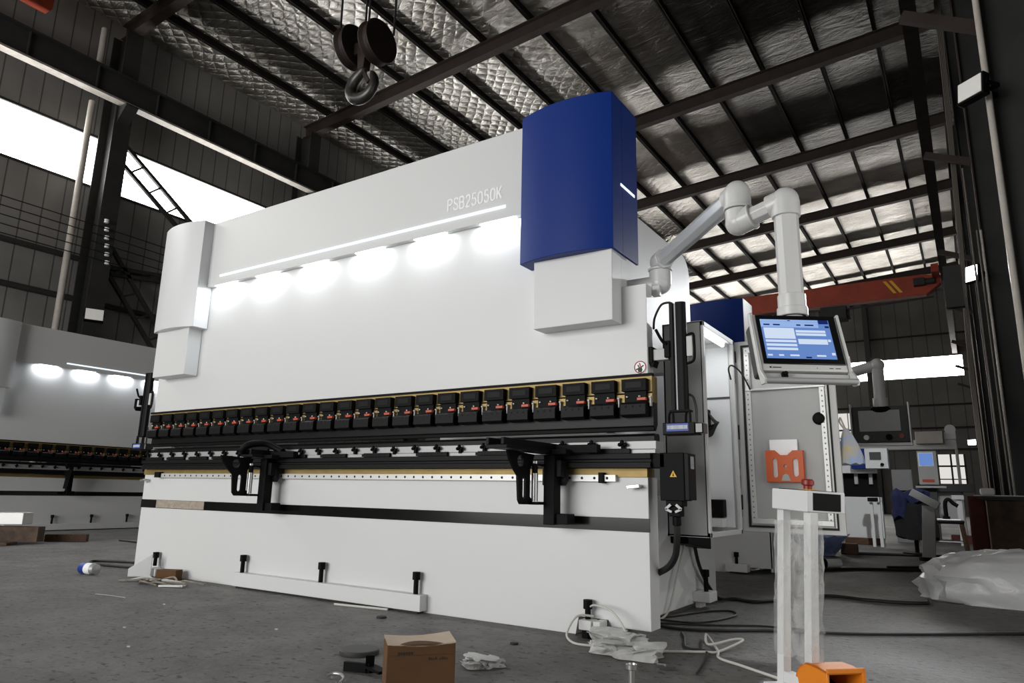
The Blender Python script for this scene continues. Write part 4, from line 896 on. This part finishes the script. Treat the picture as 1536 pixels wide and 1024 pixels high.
lv = 16
for j in range(lv+1):
    z = .14 + .56*j/lv
    for (a,b_) in per:
        wr.v.append(tuple(pt(a + random.uniform(-.004,.006), b_ + random.uniform(-.008,.004), z + random.uniform(-.012,.012))))
for j in range(lv):
    for i in range(ns): wr.f.append((j*ns+i, j*ns+(i+1)%ns, (j+1)*ns+(i+1)%ns, (j+1)*ns+i)); wr.m.append(0)
ps.e.rotation_euler = (0,.058,0); ps.e.location = (.93,-.68,.004)
ps.part('film_wrap', wr, M['wrap'], 0, True, label='crinkled clear stretch film wrap')
# foot pedal guard
fp = Thing('foot_pedal', 'orange foot pedal guard in front of the white switch pedestal', 'foot pedal', (1.023,-.76,-.004), math.radians(43), world=False)
def hoodp(o, d=0.): return [(0,0),(0,.15-d),(.07,.158-d)] + arc(.115,.045+.0,.113-d,90,5,10)[1:] + [(.228-d,0)]
for a0 in (0,.15): fp.part('side_wall', MB().prism(hoodp(0), 'x', a0, a0+.012), M['pedal'], .004, True)
ou = hoodp(0)[1:]; inn = hoodp(0,.011)[1:]
fp.part('hood', MB().prism(ou + inn[::-1], 'x', .0, .162), M['pedal'], .004, True)
rm = MB(); rm.box(0,.162,-.008,.004,.145,.164); rm.box(.148,.164,-.008,.004,0,.164); fp.part('rim', rm, M['pedal'], .003)
fp.part('inner_floor', MB().box(.01,.152,.0,.19,0,.015), M['pedal']); fp.part('treadle', MB().prism([(.04,.03),(.17,.07),(.17,.085),(.03,.045)], 'x', .03, .13), M['black'], .004)

# big clear plastic bag
pb = MB(); nu, nv_ = 56, 28; cx, cy = 1.84, 3.4
rows = []
for j in range(1, nv_):
    t_ = PI*j/nv_
    for i in range(nu):
        p = 2*PI*i/nu
        x = math.sin(t_)*math.cos(p); y = math.sin(t_)*math.sin(p); z = math.cos(t_)
        sx = abs(x)**.55*(1 if x>0 else -1); sz = abs(z)**.7*(1 if z>0 else -1)
        wob = .035*math.sin(7*p+3*t_)+.03*math.sin(11*p-5*t_+1)+.025*math.sin(17*t_+4*p)+random.uniform(-.03,.03)+.03*math.sin(23*p+9*t_)*math.sin(13*t_)
        px = cx + .72*sx*(1+wob); hz = .31*(1 - .16*max(0,-(px-cx)/.72)); pz = max(.0, .11 + hz*sz*(1+.6*wob))
        rows.append((px, cy + .42*y*(1+wob), pz))
pb.add(rows + [(cx,cy,.42),(cx,cy,0)], [(j*nu+i,(j+1)*nu+i,(j+1)*nu+(i+1)%nu,j*nu+(i+1)%nu) for j in range(nv_-2) for i in range(nu)] + [((nv_-1)*nu, i,(i+1)%nu) for i in range(nu)] + [((nv_-1)*nu+1,(nv_-2)*nu+(i+1)%nu,(nv_-2)*nu+i) for i in range(nu)])
single('plastic_bag', pb, M['plasticf'], 'large stuffed clear plastic bag lying on the floor at right', 'bag', loc=(cx,cy,0), smooth=True)

# grey switch pedestal, stool, jacket, bin, cabinet
g5 = Thing('switch_pedestal', 'grey metal pedestal with a slanted head beside the dark jacket', 'pedestal', (1.0,7.7,0))
g5.part('post', MB().beam((.96,7.7,0.02),(1.02,7.7,.74),.16,.07,up=(0,1,0)), M['grey'], .004); g5.part('head', MB().beam((.82,7.7,.93),(1.14,7.7,.74),.2,.1,up=(0,0,1)), M['grey'], .004); g5.part('base_plate', MB().cyl((.95,7.7,0),(.95,7.7,.05),.11,n=18), M['black'], .004)
st = Thing('stool', 'dark metal work stool beside the grey pedestal', 'stool', (1.2,9.3,0))
st.part('seat', MB().box(.96,1.4,9.1,9.55,.47,.52), M['black'], .02)
for x in (.98,1.36):
    for y in (9.13,9.5): st.part('leg', MB().beam((x,y,.47),(x+(.05 if x>1.2 else -.05),y+(.04 if y>9.3 else -.04),0),.045,.045), M['wood'], .004)
st.part('foot_rail', MB().tube([(1.0,9.15,.2),(1.35,9.15,.2),(1.36,9.48,.2),(1.0,9.48,.2),(1.0,9.15,.2)], .012, 8), M['alu'], 0, True)
dk = Thing('hand_tool', 'black hand tool standing on the white cloth of the stool', 'tool', (1.2,9.3,.54)); b = MB().tube([(1.17,9.3,.56),(1.17,9.3,.78),(1.22,9.3,.84),(1.28,9.3,.78),(1.34,9.3,.74)], .03, 10, 5); dk.part('handle', b, M['black'], 0, True); dk.part('base', MB().cyl((1.17,9.3,.54),(1.17,9.3,.58),.05,n=14), M['black'])
single('cloth', MB().box(1.0,1.36,9.14,9.5,.52,.54), M['letter'], 'folded white cloth on the seat of the dark stool', 'cloth', loc=(1.2,9.3,.52), bevel=.008)
bs = Thing('coat_rack', 'dark stand carrying the blue and black jacket', 'stand', (.75,8.9,0)); bs.part('post', MB().cyl((.75,8.9,0),(.75,8.9,.95),.03,n=10), M['black']); bs.part('base', MB().cyl((.75,8.9,0),(.75,8.9,.03),.2,n=20), M['black']); bs.part('cross_bar', MB().beam((.58,8.9,.95),(.95,8.9,.95),.03,.03), M['black'])
def drape(name, c, rx, ry, z0, z1, m_, lab, cat, seed, parent=None, flare=.15):
    rnd = random.Random(seed); b = MB(); n, k = 28, 12; ph = [rnd.uniform(0,6.28) for _ in range(4)]
    for j in range(k+1):
        t_ = j/k; z = z1 + (z0-z1)*t_
        w = (math.sin(min(1,t_*3.2)*PI/2))*(1+flare*t_)
        for i in range(n):
            a = 2*PI*i/n; f_ = 1 + .1*math.sin(5*a+ph[0]+2*t_)+.07*math.sin(9*a+ph[1]-3*t_)
            b.v.append((c[0]+rx*w*f_*math.cos(a)+.02*math.sin(6*t_+ph[2]), c[1]+ry*w*f_*math.sin(a), z+.03*math.sin(3*a+ph[3])*t_))
    for j in range(k):
        for i in range(n): b.f.append((j*n+i,j*n+(i+1)%n,(j+1)*n+(i+1)%n,(j+1)*n+i)); b.m.append(0)
    b.f.append(tuple(range(n))); b.m.append(0); b.f.append(tuple(range(k*n,(k+1)*n))); b.m.append(0)
    return b
jk = Thing('jacket', 'dark blue and black work jacket hanging beside the grey pedestal', 'jacket', (.75,8.9,.25))
jk.part('body', drape('', (.76,8.88), .25, .15, .25, .95, M['clothblk'], '', '', 3), M['clothblk'], 0, True)
jk.part('sleeve', drape('', (.57,8.8), .11, .1, .55, 1.0, M['denim'], '', '', 5, flare=-.2), M['denim'], 0, True); jk.part('collar', drape('', (.82,8.82), .16, .1, .8, 1.0, M['denim'], '', '', 8), M['denim'], 0, True)
bn = Thing('steel_bin', 'rusty brown steel bin behind the plastic bag', 'bin', (2.05,6.5,0))
b = MB(); b.box(1.68,2.45,6.2,6.85,.02,.83); bn.part('body', b, M['rust'], .01); bn.part('rim', MB().box(1.65,2.48,6.17,6.88,.83,.85), M['dkplate'], .006)
for i, (dx, dz) in enumerate(((0,0),(.03,.018),(-.04,.036))):
    single('steel_sheet', MB().box(1.6+dx,2.5+dx,6.15,6.85,.852+dz*.7,.862+dz*.7), M['alul' if i==2 else 'dkplate'], '%s loose sheet in the stack lying on the rusty bin' % ('lowest','middle','topmost pale')[i], 'sheet', loc=(2.1,6.5,.85+dz))
single('tool_case', MB().box(1.63,1.78,6.35,6.55,.889,.97), M['letter'], 'white plastic tool case on the sheets over the rusty bin', 'case', loc=(1.7,6.45,.889), bevel=.02)
rc = Thing('steel_locker', 'narrow red brown steel locker just left of the rusty bin', 'locker', (1.58,7.1,0)); rc.part('body', MB().box(1.49,1.68,7.,7.3,.05,.88), M['redbrown'], .008)
for x in (1.51,1.66): rc.part('foot', MB().box(x-.02,x+.02,7.,7.3,0,.05), M['black'])
rc.part('door', MB().box(1.505,1.665,6.99,7.,.1,.85), M['redbrown'], .004)
w6 = Thing('switch_pedestal', 'white switch pedestal standing before the small bending machine', 'pedestal', (.06,10.4,0)); w6.part('head', MB().box(-.06,.15,10.3,10.5,.77,.86), M['white'], .004); w6.part('top_plate', MB().box(-.04,.13,10.298,10.3,.78,.85), M['bezel'])
for x in (-.02,.1): w6.part('leg', MB().box(x,x+.05,10.37,10.43,0,.77), M['white'], .003)
w7 = Thing('switch_pedestal', 'white switch pedestal beside the red brown locker', 'pedestal', (1.3,12.2,0)); w7.part('head', MB().box(1.2,1.4,12.1,12.3,.85,.93), M['white'], .004); w7.part('leg', MB().box(1.27,1.36,12.15,12.22,0,.85), M['white'], .003)

# ================================================================== THINGS ON THE FLOOR
def fcable(pts, r, m, lab, z=None, sm=8):
    return cable('cable', [(p[0],p[1],(p[2] if len(p)>2 else r+.001)) for p in pts], r, m, lab, sm, n=8)
fcable([(-.2,1.3,.62),(-.2,1.45,.3),(-.22,1.9,.03),(-.1,2.0),(.05,1.95),(.16,2.13),(.45,2.72),(.75,2.68),(.95,2.7),(1.16,2.8),(1.17,2.95)], .014, M['cable'], 'black cable dropping from the cabinet and curving away to the plastic bag')
fcable([(-.3,.6),(-.05,.5),(.2,.62),(.46,.82),(.94,1.08),(1.74,1.73),(2.4,2.3)], .009, M['cable'], 'black cable running straight across the floor behind the white pedestal')
fcable([(-.25,.75),(-.05,.78),(.06,.95),(.11,1.25),(.03,1.42),(-.1,1.3),(-.22,.95),(-.3,.8)], .006, M['cable'], 'black cable loop on the floor beside the big machine end')
fcable([(-.2,.62),(.1,.78),(.35,.95),(.6,1.0)], .006, M['cable'], 'thin black cable between the floor loop and the white pedestal')
fcable([(.02,.42),(.1,.25),(.19,.02),(.3,-.0),(.36,-.2),(.42,-.5)], .006, M['cable'], 'thin dark cable trailing forward past the white cable loop')
fcable([(-.15,4.6),(.3,5.4),(.9,5.8),(1.3,6.0),(1.1,6.3),(.6,6.0)], .016, M['cable'], 'black cable lying behind the film wrapped pedestal')
fcable([(-.17,8.0),(.5,8.3),(1.2,8.5),(1.9,9.)], .02, M['cable'], 'dark cable on the floor in front of the stool')
fcable([(-.33,-.05,.12),(-.4,-.12,.12),(-.42,-.2,.04),(-.36,-.25),(-.25,-.27),(-.1,-.22),(.05,-.2),(.14,-.14),(.3,-.03),(.36,.02),(.42,.27,.03),(.38,.26,.035),(.3,.06,.03),(.2,.32,.03),(.23,.28,.025),(.35,.05),(.41,-.12),(.55,-.22),(.78,-.38)], .0065, M['cablew'], 'white cable from the front foot snaking past the film to the pedestal')
fcable([(-.35,-.05,.17),(-.3,-.08,.185),(-.2,-.1,.17),(-.13,-.12,.12),(-.08,-.14,.06),(-.02,-.16,.03)], .006, M['cablew'], 'pale hose arching over the right front foot of the big machine')
fcable([(-.21,1.2,.5),(-.2,1.0,.3),(-.21,.85,.08),(-.24,.78,.012),(-.28,.7,.01)], .007, M['cablew'], 'thin pale cable hanging down the machine side to the floor')

def crumple(cx, cy, rx, ry, h, seed, m_, name, lab, cat, n=40):
    rnd = random.Random(seed); b = MB(); hs = [(rnd.uniform(0,6.28), rnd.uniform(-7,7), rnd.uniform(-7,7)) for _ in range(9)]
    for j in range(n+1):
        for i in range(n+1):
            u, v = 2*i/n-1, 2*j/n-1
            r = math.hypot(u,v); a = math.atan2(v,u)
            lim = 1+.16*math.sin(3*a+seed)+.1*math.sin(7*a)
            k = max(abs(u),abs(v)); sc = (k/r if r else 1)*lim
            e = max(0,1-k)
            z = h*min(1,e*2.2)*(.25+.6*abs(sum(math.sin(q[0]+q[1]*u*1.3+q[2]*v*1.3) for q in hs))/2.6) + (.004 if k>.98 else rnd.uniform(.0,.012))
            z = h*math.tanh(1.6*z/h) if z > .012 else z
            ox = 1.1*z*math.sin(7*v+4*u+seed) if z > .012 else 0; oy = .9*z*math.cos(6*u-5*v+seed) if z > .012 else 0
            b.v.append((cx+u*sc*rx+ox, cy+v*sc*ry+oy, max(.001,z)))
    for j in range(n):
        for i in range(n): q=j*(n+1)+i; b.f.append((q,q+1,q+n+2,q+n+1)); b.m.append(0)
    return single(name, b, m_, lab, cat, loc=(cx,cy,0), smooth=True)
crumple(.0,-.3,.19,.15,.07,4,M['thinfilm'],'plastic_sheet','crumpled clear plastic sheet at the foot of the right bed end','plastic sheet',26)
crumple(-.14,-.18,.11,.1,.085,9,M['thinfilm'],'plastic_sheet','small crumpled film tucked against the right front foot','plastic sheet')
crumple(-.46,-.96,.1,.09,.04,6,M['thinfilm'],'plastic_sheet','crumpled clear wrapper behind the cardboard box','plastic sheet')
cx_ = Thing('cardboard_box', 'open topped brown cardboard box with faint printing in front of the bed', 'box', (-.5,-1.38,0), math.radians(49), world=False)
bx = MB(); bx.box(-.145,.145,-.07,.07,0,.17); cx_.part('carton', bx, M['card'], .003)
ld = MB(); n = 12
for j in range(2):
    for i in range(n+1):
        x = -.145+.29*i/n; y = -.07 if j==0 else .08
        ld.v.append((x,y,.17 + (-.012*math.sin(PI*i/n) + .006 if j==0 else .014-.01*math.sin(PI*i/n)+.006*i/n)))
for i in range(n): ld.f.append((i,i+1,n+2+i,n+1+i)); ld.m.append(0)
k_ = len(ld.v); ld.v += [(x,y,z-.006) for x,y,z in ld.v]
for i in range(n): ld.f.append((k_+i,k_+n+1+i,k_+n+2+i,k_+i+1)); ld.m.append(0); ld.f.append((i,k_+i,k_+i+1,i+1)); ld.m.append(0)
cx_.part('lid', ld, M['cardl'])
pk = MB()
for i in range(30): pk.box(-.13+.0088*i,-.126+.0088*i,-.0708,-.07,.1255,.1275)
for i in range(6): pk.box(-.1+.011*i,-.092+.011*i,-.0708,-.07,.128+.002*(i%2),.14)
for i in range(9): pk.box(.03+.0095*i,.036+.0095*i,-.0708,-.07,.106,.117-.003*(i%3)) if i != 4 else None
cx_.part('print_marks', pk, M['ink'])['kind'] = 'stuff'
single('steel_disc', MB().lathe([(.0,.0),(.095,.0),(.098,.004),(.098,.02),(.094,.024),(.0,.024)], (-1.09,-1.135,0), 'z', 40), M['dkplate'], 'dark round steel disc on the floor left of the cardboard box', 'disc', loc=(-1.09,-1.135,0), smooth=True)
single('rubber_puck', MB().lathe([(.0,.0),(.022,.0),(.022,.01),(.0,.012)], (-.6,-.465,0), 'z', 20), M['rubber'], 'tiny dark disc on the floor between the box and the bed', 'disc', loc=(-.6,-.465,0), smooth=True)
single('rubber_puck', MB().lathe([(.0,.0),(.035,.0),(.03,.012),(.0,.014)], (-1.7,-.33,0), 'z', 20), M['rubber'], 'dark flat rubber piece on the floor by the foot beam end', 'disc', loc=(-1.7,-.33,0), smooth=True)
ab = MB(); ab.beam((-.9,-1.42,.02),(-.78,-1.38,.02),.02,.04); ab.beam((-.78,-1.38,.028),(-.68,-1.4,.02),.05,.012); ab.prism([(-.79,-1.4),(-.775,-1.36),(-.765,-1.37)],'z',.0,.075)
single('angle_bracket', ab, M['black'], 'black angle bracket on the floor beside the cardboard box', 'bracket', loc=(-.8,-1.4,0))
single('wire_clip', MB().tube([(-.86,-1.56,.012),(-.84,-1.54,.02),(-.8,-1.535,.02),(-.77,-1.55,.012),(-.74,-1.6,.008)], .006, 8, 4), M['steel'], 'bright bent wire at the bottom edge before the black bracket', 'wire', smooth=True)
bt = Thing('bolt', 'bright steel bolt standing upright on the floor before the plastic sheet', 'bolt', (.24,-.82,0), 0, world=False); bt.part('shank', MB().cyl((0,0,0),(0,0,.06),.0165,n=16), M['steel'], .002, True); bt.part('head', MB().lathe([(.017,.055),(.027,.06),(.027,.078),(.021,.08),(.018,.068),(.0,.068)], (0,0,0), 'z', 20), M['steel'], 0, True)
single('small_screw', MB().beam((.24,-.5,.007),(.3,-.48,.007),.01,.01).beam((.3,-.48,.008),(.31,-.477,.008),.018,.016), M['dkplate'], 'small dark screw lying behind the upright bolt', 'screw')
single('metal_scrap', MB().tube([(.2,-.43,.005),(.235,-.43,.006),(.25,-.44,.005)], .005, 6, 3), M['steel'], 'tiny bright scrap near the small screw', 'scrap')
cn = Thing('drink_can', 'crushed blue and white drink can on the floor left of the big machine', 'can', (-5.28,-.37,0), math.radians(8), world=False)
cn.part('body', MB().lathe([(.02,-.1),(.048,-.095),(.05,-.02)], (0,0,.05), 'x', 22), M['canblue'], 0, True, label='blue half'); cn.part('wrapper', MB().lathe([(.05,-.02),(.048,.05),(.05,.055)], (0,0,.05), 'x', 22), M['letter'], 0, True, label='white half'); cn.part('torn_end', MB().lathe([(.05,.055),(.035,.09),(.045,.1),(.01,.11)], (0,0,.05), 'x', 14), M['alu'], 0, True)
single('cardboard_box', MB().box(-.1,.1,-.045,.045,0,.085).xform(Matrix.Translation((-4.42,-.12,0)) @ Matrix.Rotation(.35,4,'Z')), M['card'], 'small brown carton against the left end of the bed', 'box', loc=(-4.42,-.12,0), bevel=.004)
single('angle_plate', MB().prism([(0,0),(.19,.0),(.19,.2),(0,.07)], 'y', -.008, .008).box(0,.2,-.008,.05,0,.008).xform(Matrix.Translation((-4.86,-.24,0)) @ Matrix.Rotation(.75,4,'Z')), M['white'], 'white angled plate leaning by the left front foot', 'plate', loc=(-4.8,-.13,0), bevel=.002)
rnd = random.Random(5)
wn = ['longest','second','third','fourth','fifth','sixth','seventh']
ends = [((-4.6,-.46),(-4.2,-.33),(-3.9,-.28)),((-4.55,-.4),(-4.3,-.3),(-4.05,-.2)),((-4.5,-.35),(-4.35,-.42),(-4.1,-.42)),((-4.35,-.25),(-4.15,-.2),(-3.85,-.15)),((-4.45,-.3),(-4.25,-.38),(-3.95,-.36))]
wl_ = ['long dull wire lying across the scrap by the small carton','bent wire nearest the small carton','wire scrap in front of the white angled plate','loop of wire reaching along the bed bottom','twisted wire in the middle of the scrap heap']
for i, e in enumerate(ends):
    p = [(e[0][0],e[0][1],.008),((e[0][0]+e[1][0])/2,(e[0][1]+e[1][1])/2+.04,.02+.02*(i%2)),(e[1][0],e[1][1],.012),((e[2][0]+e[1][0])/2,(e[2][1]+e[1][1])/2-.04,.03),(e[2][0],e[2][1],.008)]
    single('wire_scrap', MB().tube(p, .008, 6, 6), M['wire' if i!=1 else 'cablew'], wl_[i], 'wire', smooth=True)
crumple(-4.33,-.33,.14,.07,.035,12,M['wire'],'foil_scrap','flattened scrap among the wires before the small carton','scrap')
single('spanner', MB().beam((-4.03,-.44,.012),(-3.86,-.34,.014),.022,.014).cyl((-3.86,-.34,.008),(-3.86,-.34,.02),.022,n=12), M['steel'], 'bright spanner on the floor right of the wire scrap', 'spanner')
single('paper_strip', MB().tube([(-4.0,-.95,.004),(-3.85,-.93,.006),(-3.66,-.91,.004)], .003, 6, 4), M['alu'], 'pale strip on the floor in front of the wire scrap', 'strip')
single('steel_rod', MB().cyl((-2.3,-.17,.008),(-1.86,-.1,.008),.008,n=8), M['cablew'], 'pale rod on the floor along the foot beam', 'rod', smooth=True)
fcable([(-5.35,.3),(-5.8,.4),(-6.3,.2),(-6.0,.05),(-5.4,.12)], .012, M['cable'], 'black cable loop on the floor behind the drink can')
fcable([(-5.6,2.2),(-7.5,1.9),(-9.,1.9)], .01, M['cable'], 'black cable on the floor before the smaller press brake')
# timber, hollow profile at the far left
tb = [('timber_block',(-10.3,.2,.12),(-9.25,.95,.12),.16,.2,'rust','thick rusty beam under the bright profile at far left'),('timber_block',(-9.55,1.15,.05),(-9.2,1.55,.05),.12,.1,'wood','short timber block in front of the smaller press brake'),('timber_plank',(-10.,-.1,.02),(-9.1,.55,.02),.22,.04,'wood','dark flat plank under the rusty beam at far left')]
for n_, p0, p1, w, h, m_, lab in tb: single(n_, MB().beam(p0,p1,w,h), M[m_], lab, 'timber', bevel=.006)
single('hollow_profile', MB().beam((-10.6,-.1,.31),(-9.35,.8,.33),.22,.16), M['alul'], 'bright pale steel box profile lying on the rusty beam at far left', 'profile', bevel=.008)
# small things behind the pedestal
single('timber_block', MB().box(-.2,.02,8.0,8.2,0,.16), M['wood'], 'short red brown timber block on the floor behind the pedestal', 'timber', bevel=.008)
single('timber_block', MB().box(-.55,.05,10.9,10.98,0,.12), M['wood'], 'timber packing under the small white bending machine', 'timber', bevel=.008)
single('timber_block', MB().box(1.1,1.45,13.,13.2,0,.16), M['redbrown'], 'red brown block on the floor left of the locker', 'timber', bevel=.008)
crumple(-.42,7.6,.17,.2,.34,15,mat('blue_film',(.35,.45,.8),.3,alpha=.85,bump=.4),'plastic_bag','pale blue plastic bag on the floor behind the pedestal','bag')
rl = Thing('paper_roll', 'small white roll with a black end on the floor behind the pedestal', 'roll', (0,5.6,0)); rl.part('roll', MB().cyl((-.02,5.55,.05),(.12,5.7,.05),.05,n=18), M['letter'], 0, True); rl.part('end_disc', MB().cyl((-.04,5.53,.05),(-.02,5.55,.05),.055,n=18), M['black'])
for i, (x, y) in enumerate(((-2.6,-1.5),(-3.2,-.9),(-1.9,-1.0),(-2.1,-1.75))):
    single('metal_chip', MB().beam((x,y,.004),(x+.016,y+.006,.004),.008,.006), M['alu'], ('tiny bright chip left of the steel disc','tiny bright chip in the middle of the open floor','tiny pale chip before the foot beam','tiny bright chip at the bottom edge of the floor')[i], 'chip')

# ================================================================== LIGHT AND CAMERA
def area(name, loc, rot, sx, sy, e, col=(1,1,1)):
    l = bpy.data.lights.new(name, 'AREA'); l.shape = 'RECTANGLE'; l.size = sx; l.size_y = sy; l.energy = e; l.color = col
    o = bpy.data.objects.new(name, l); COL.objects.link(o); o.location = loc; o.rotation_euler = rot; return o
area('gate_daylight', (-6.5,YF+.3,3.2), (math.radians(90),0,0), 10, 5.6, 1450, (1,.99,.97))
def spot(name, loc, to, e, ang=120, blend=.9, size=.05):
    l = bpy.data.lights.new(name, 'SPOT'); l.energy = e; l.spot_size = math.radians(ang); l.spot_blend = blend; l.shadow_soft_size = size; l.color = (.95,.97,1)
    o = bpy.data.objects.new(name, l); COL.objects.link(o); o.location = loc; o.rotation_euler = (Vector(to)-Vector(loc)).to_track_quat('-Z','Y').to_euler(); return o
for x in (-4.2,-3.6,-2.97,-2.33,-1.70,-1.08): area('work_light_beam', (x,-.03,2.683), (0,0,0), .34, .03, 3., (.9,.95,1))
for y in (1.85,2.5,3.15,3.8): area('work_light_beam', (-11.97,y,2.843), (0,0,PI/2), .36, .03, 6., (.9,.95,1))
spot('flood_and_fill_beam', (1.78,9.5,4.5), (-.25,1.5,2.6), 3000, 42, .6, .12)
spot('flood_and_fill_beam', (1.5,4.2,4.7), (-.3,11,.6), 900, 42, .7, .12)  # added fill for the far machines; the floodlight near it is off
area('added_side_light', (3.15,-1.2,1.55), (0,math.radians(90),0), 3., 4.4, 62, (1,.99,.97))  # added unseen light for the right-facing sides; its gate is assumed
pl_ = bpy.data.lights.new('cabinet_tube', 'AREA'); pl_.shape = 'RECTANGLE'; pl_.size = .03; pl_.size_y = .45; pl_.energy = 1.3; o = bpy.data.objects.new('cabinet_tube', pl_); COL.objects.link(o); o.location = (.17,.72,1.835)

wd = bpy.data.worlds.new('overcast'); wd.use_nodes = True; S.world = wd
wd.node_tree.nodes['Background'].inputs[0].default_value = (.9,.95,1,1); wd.node_tree.nodes['Background'].inputs[1].default_value = .6

cd = bpy.data.cameras.new('camera'); co = bpy.data.objects.new('camera', cd); COL.objects.link(co)
cd.sensor_width = 36; cd.lens = 36*1045.15/1536; cd.clip_start = .05; cd.clip_end = 200
Rm = Matrix(((0.83905105,0.54369005,0.01986098),(-0.09933036,0.18897957,-0.97694432),(-0.53490823,0.81773336,0.21256844)))
mw = Matrix.Identity(4)
for i in range(3):
    mw[i][0] = Rm[0][i]; mw[i][1] = -Rm[1][i]; mw[i][2] = -Rm[2][i]
mw[0][3], mw[1][3], mw[2][3] = 1.571, -3.866, .799
co.matrix_world = mw
S.camera = co
S.view_settings.view_transform = 'Standard'; S.view_settings.look = 'None'; S.view_settings.gamma = 1; S.view_settings.use_curve_mapping = False
S.view_settings.exposure = 0.
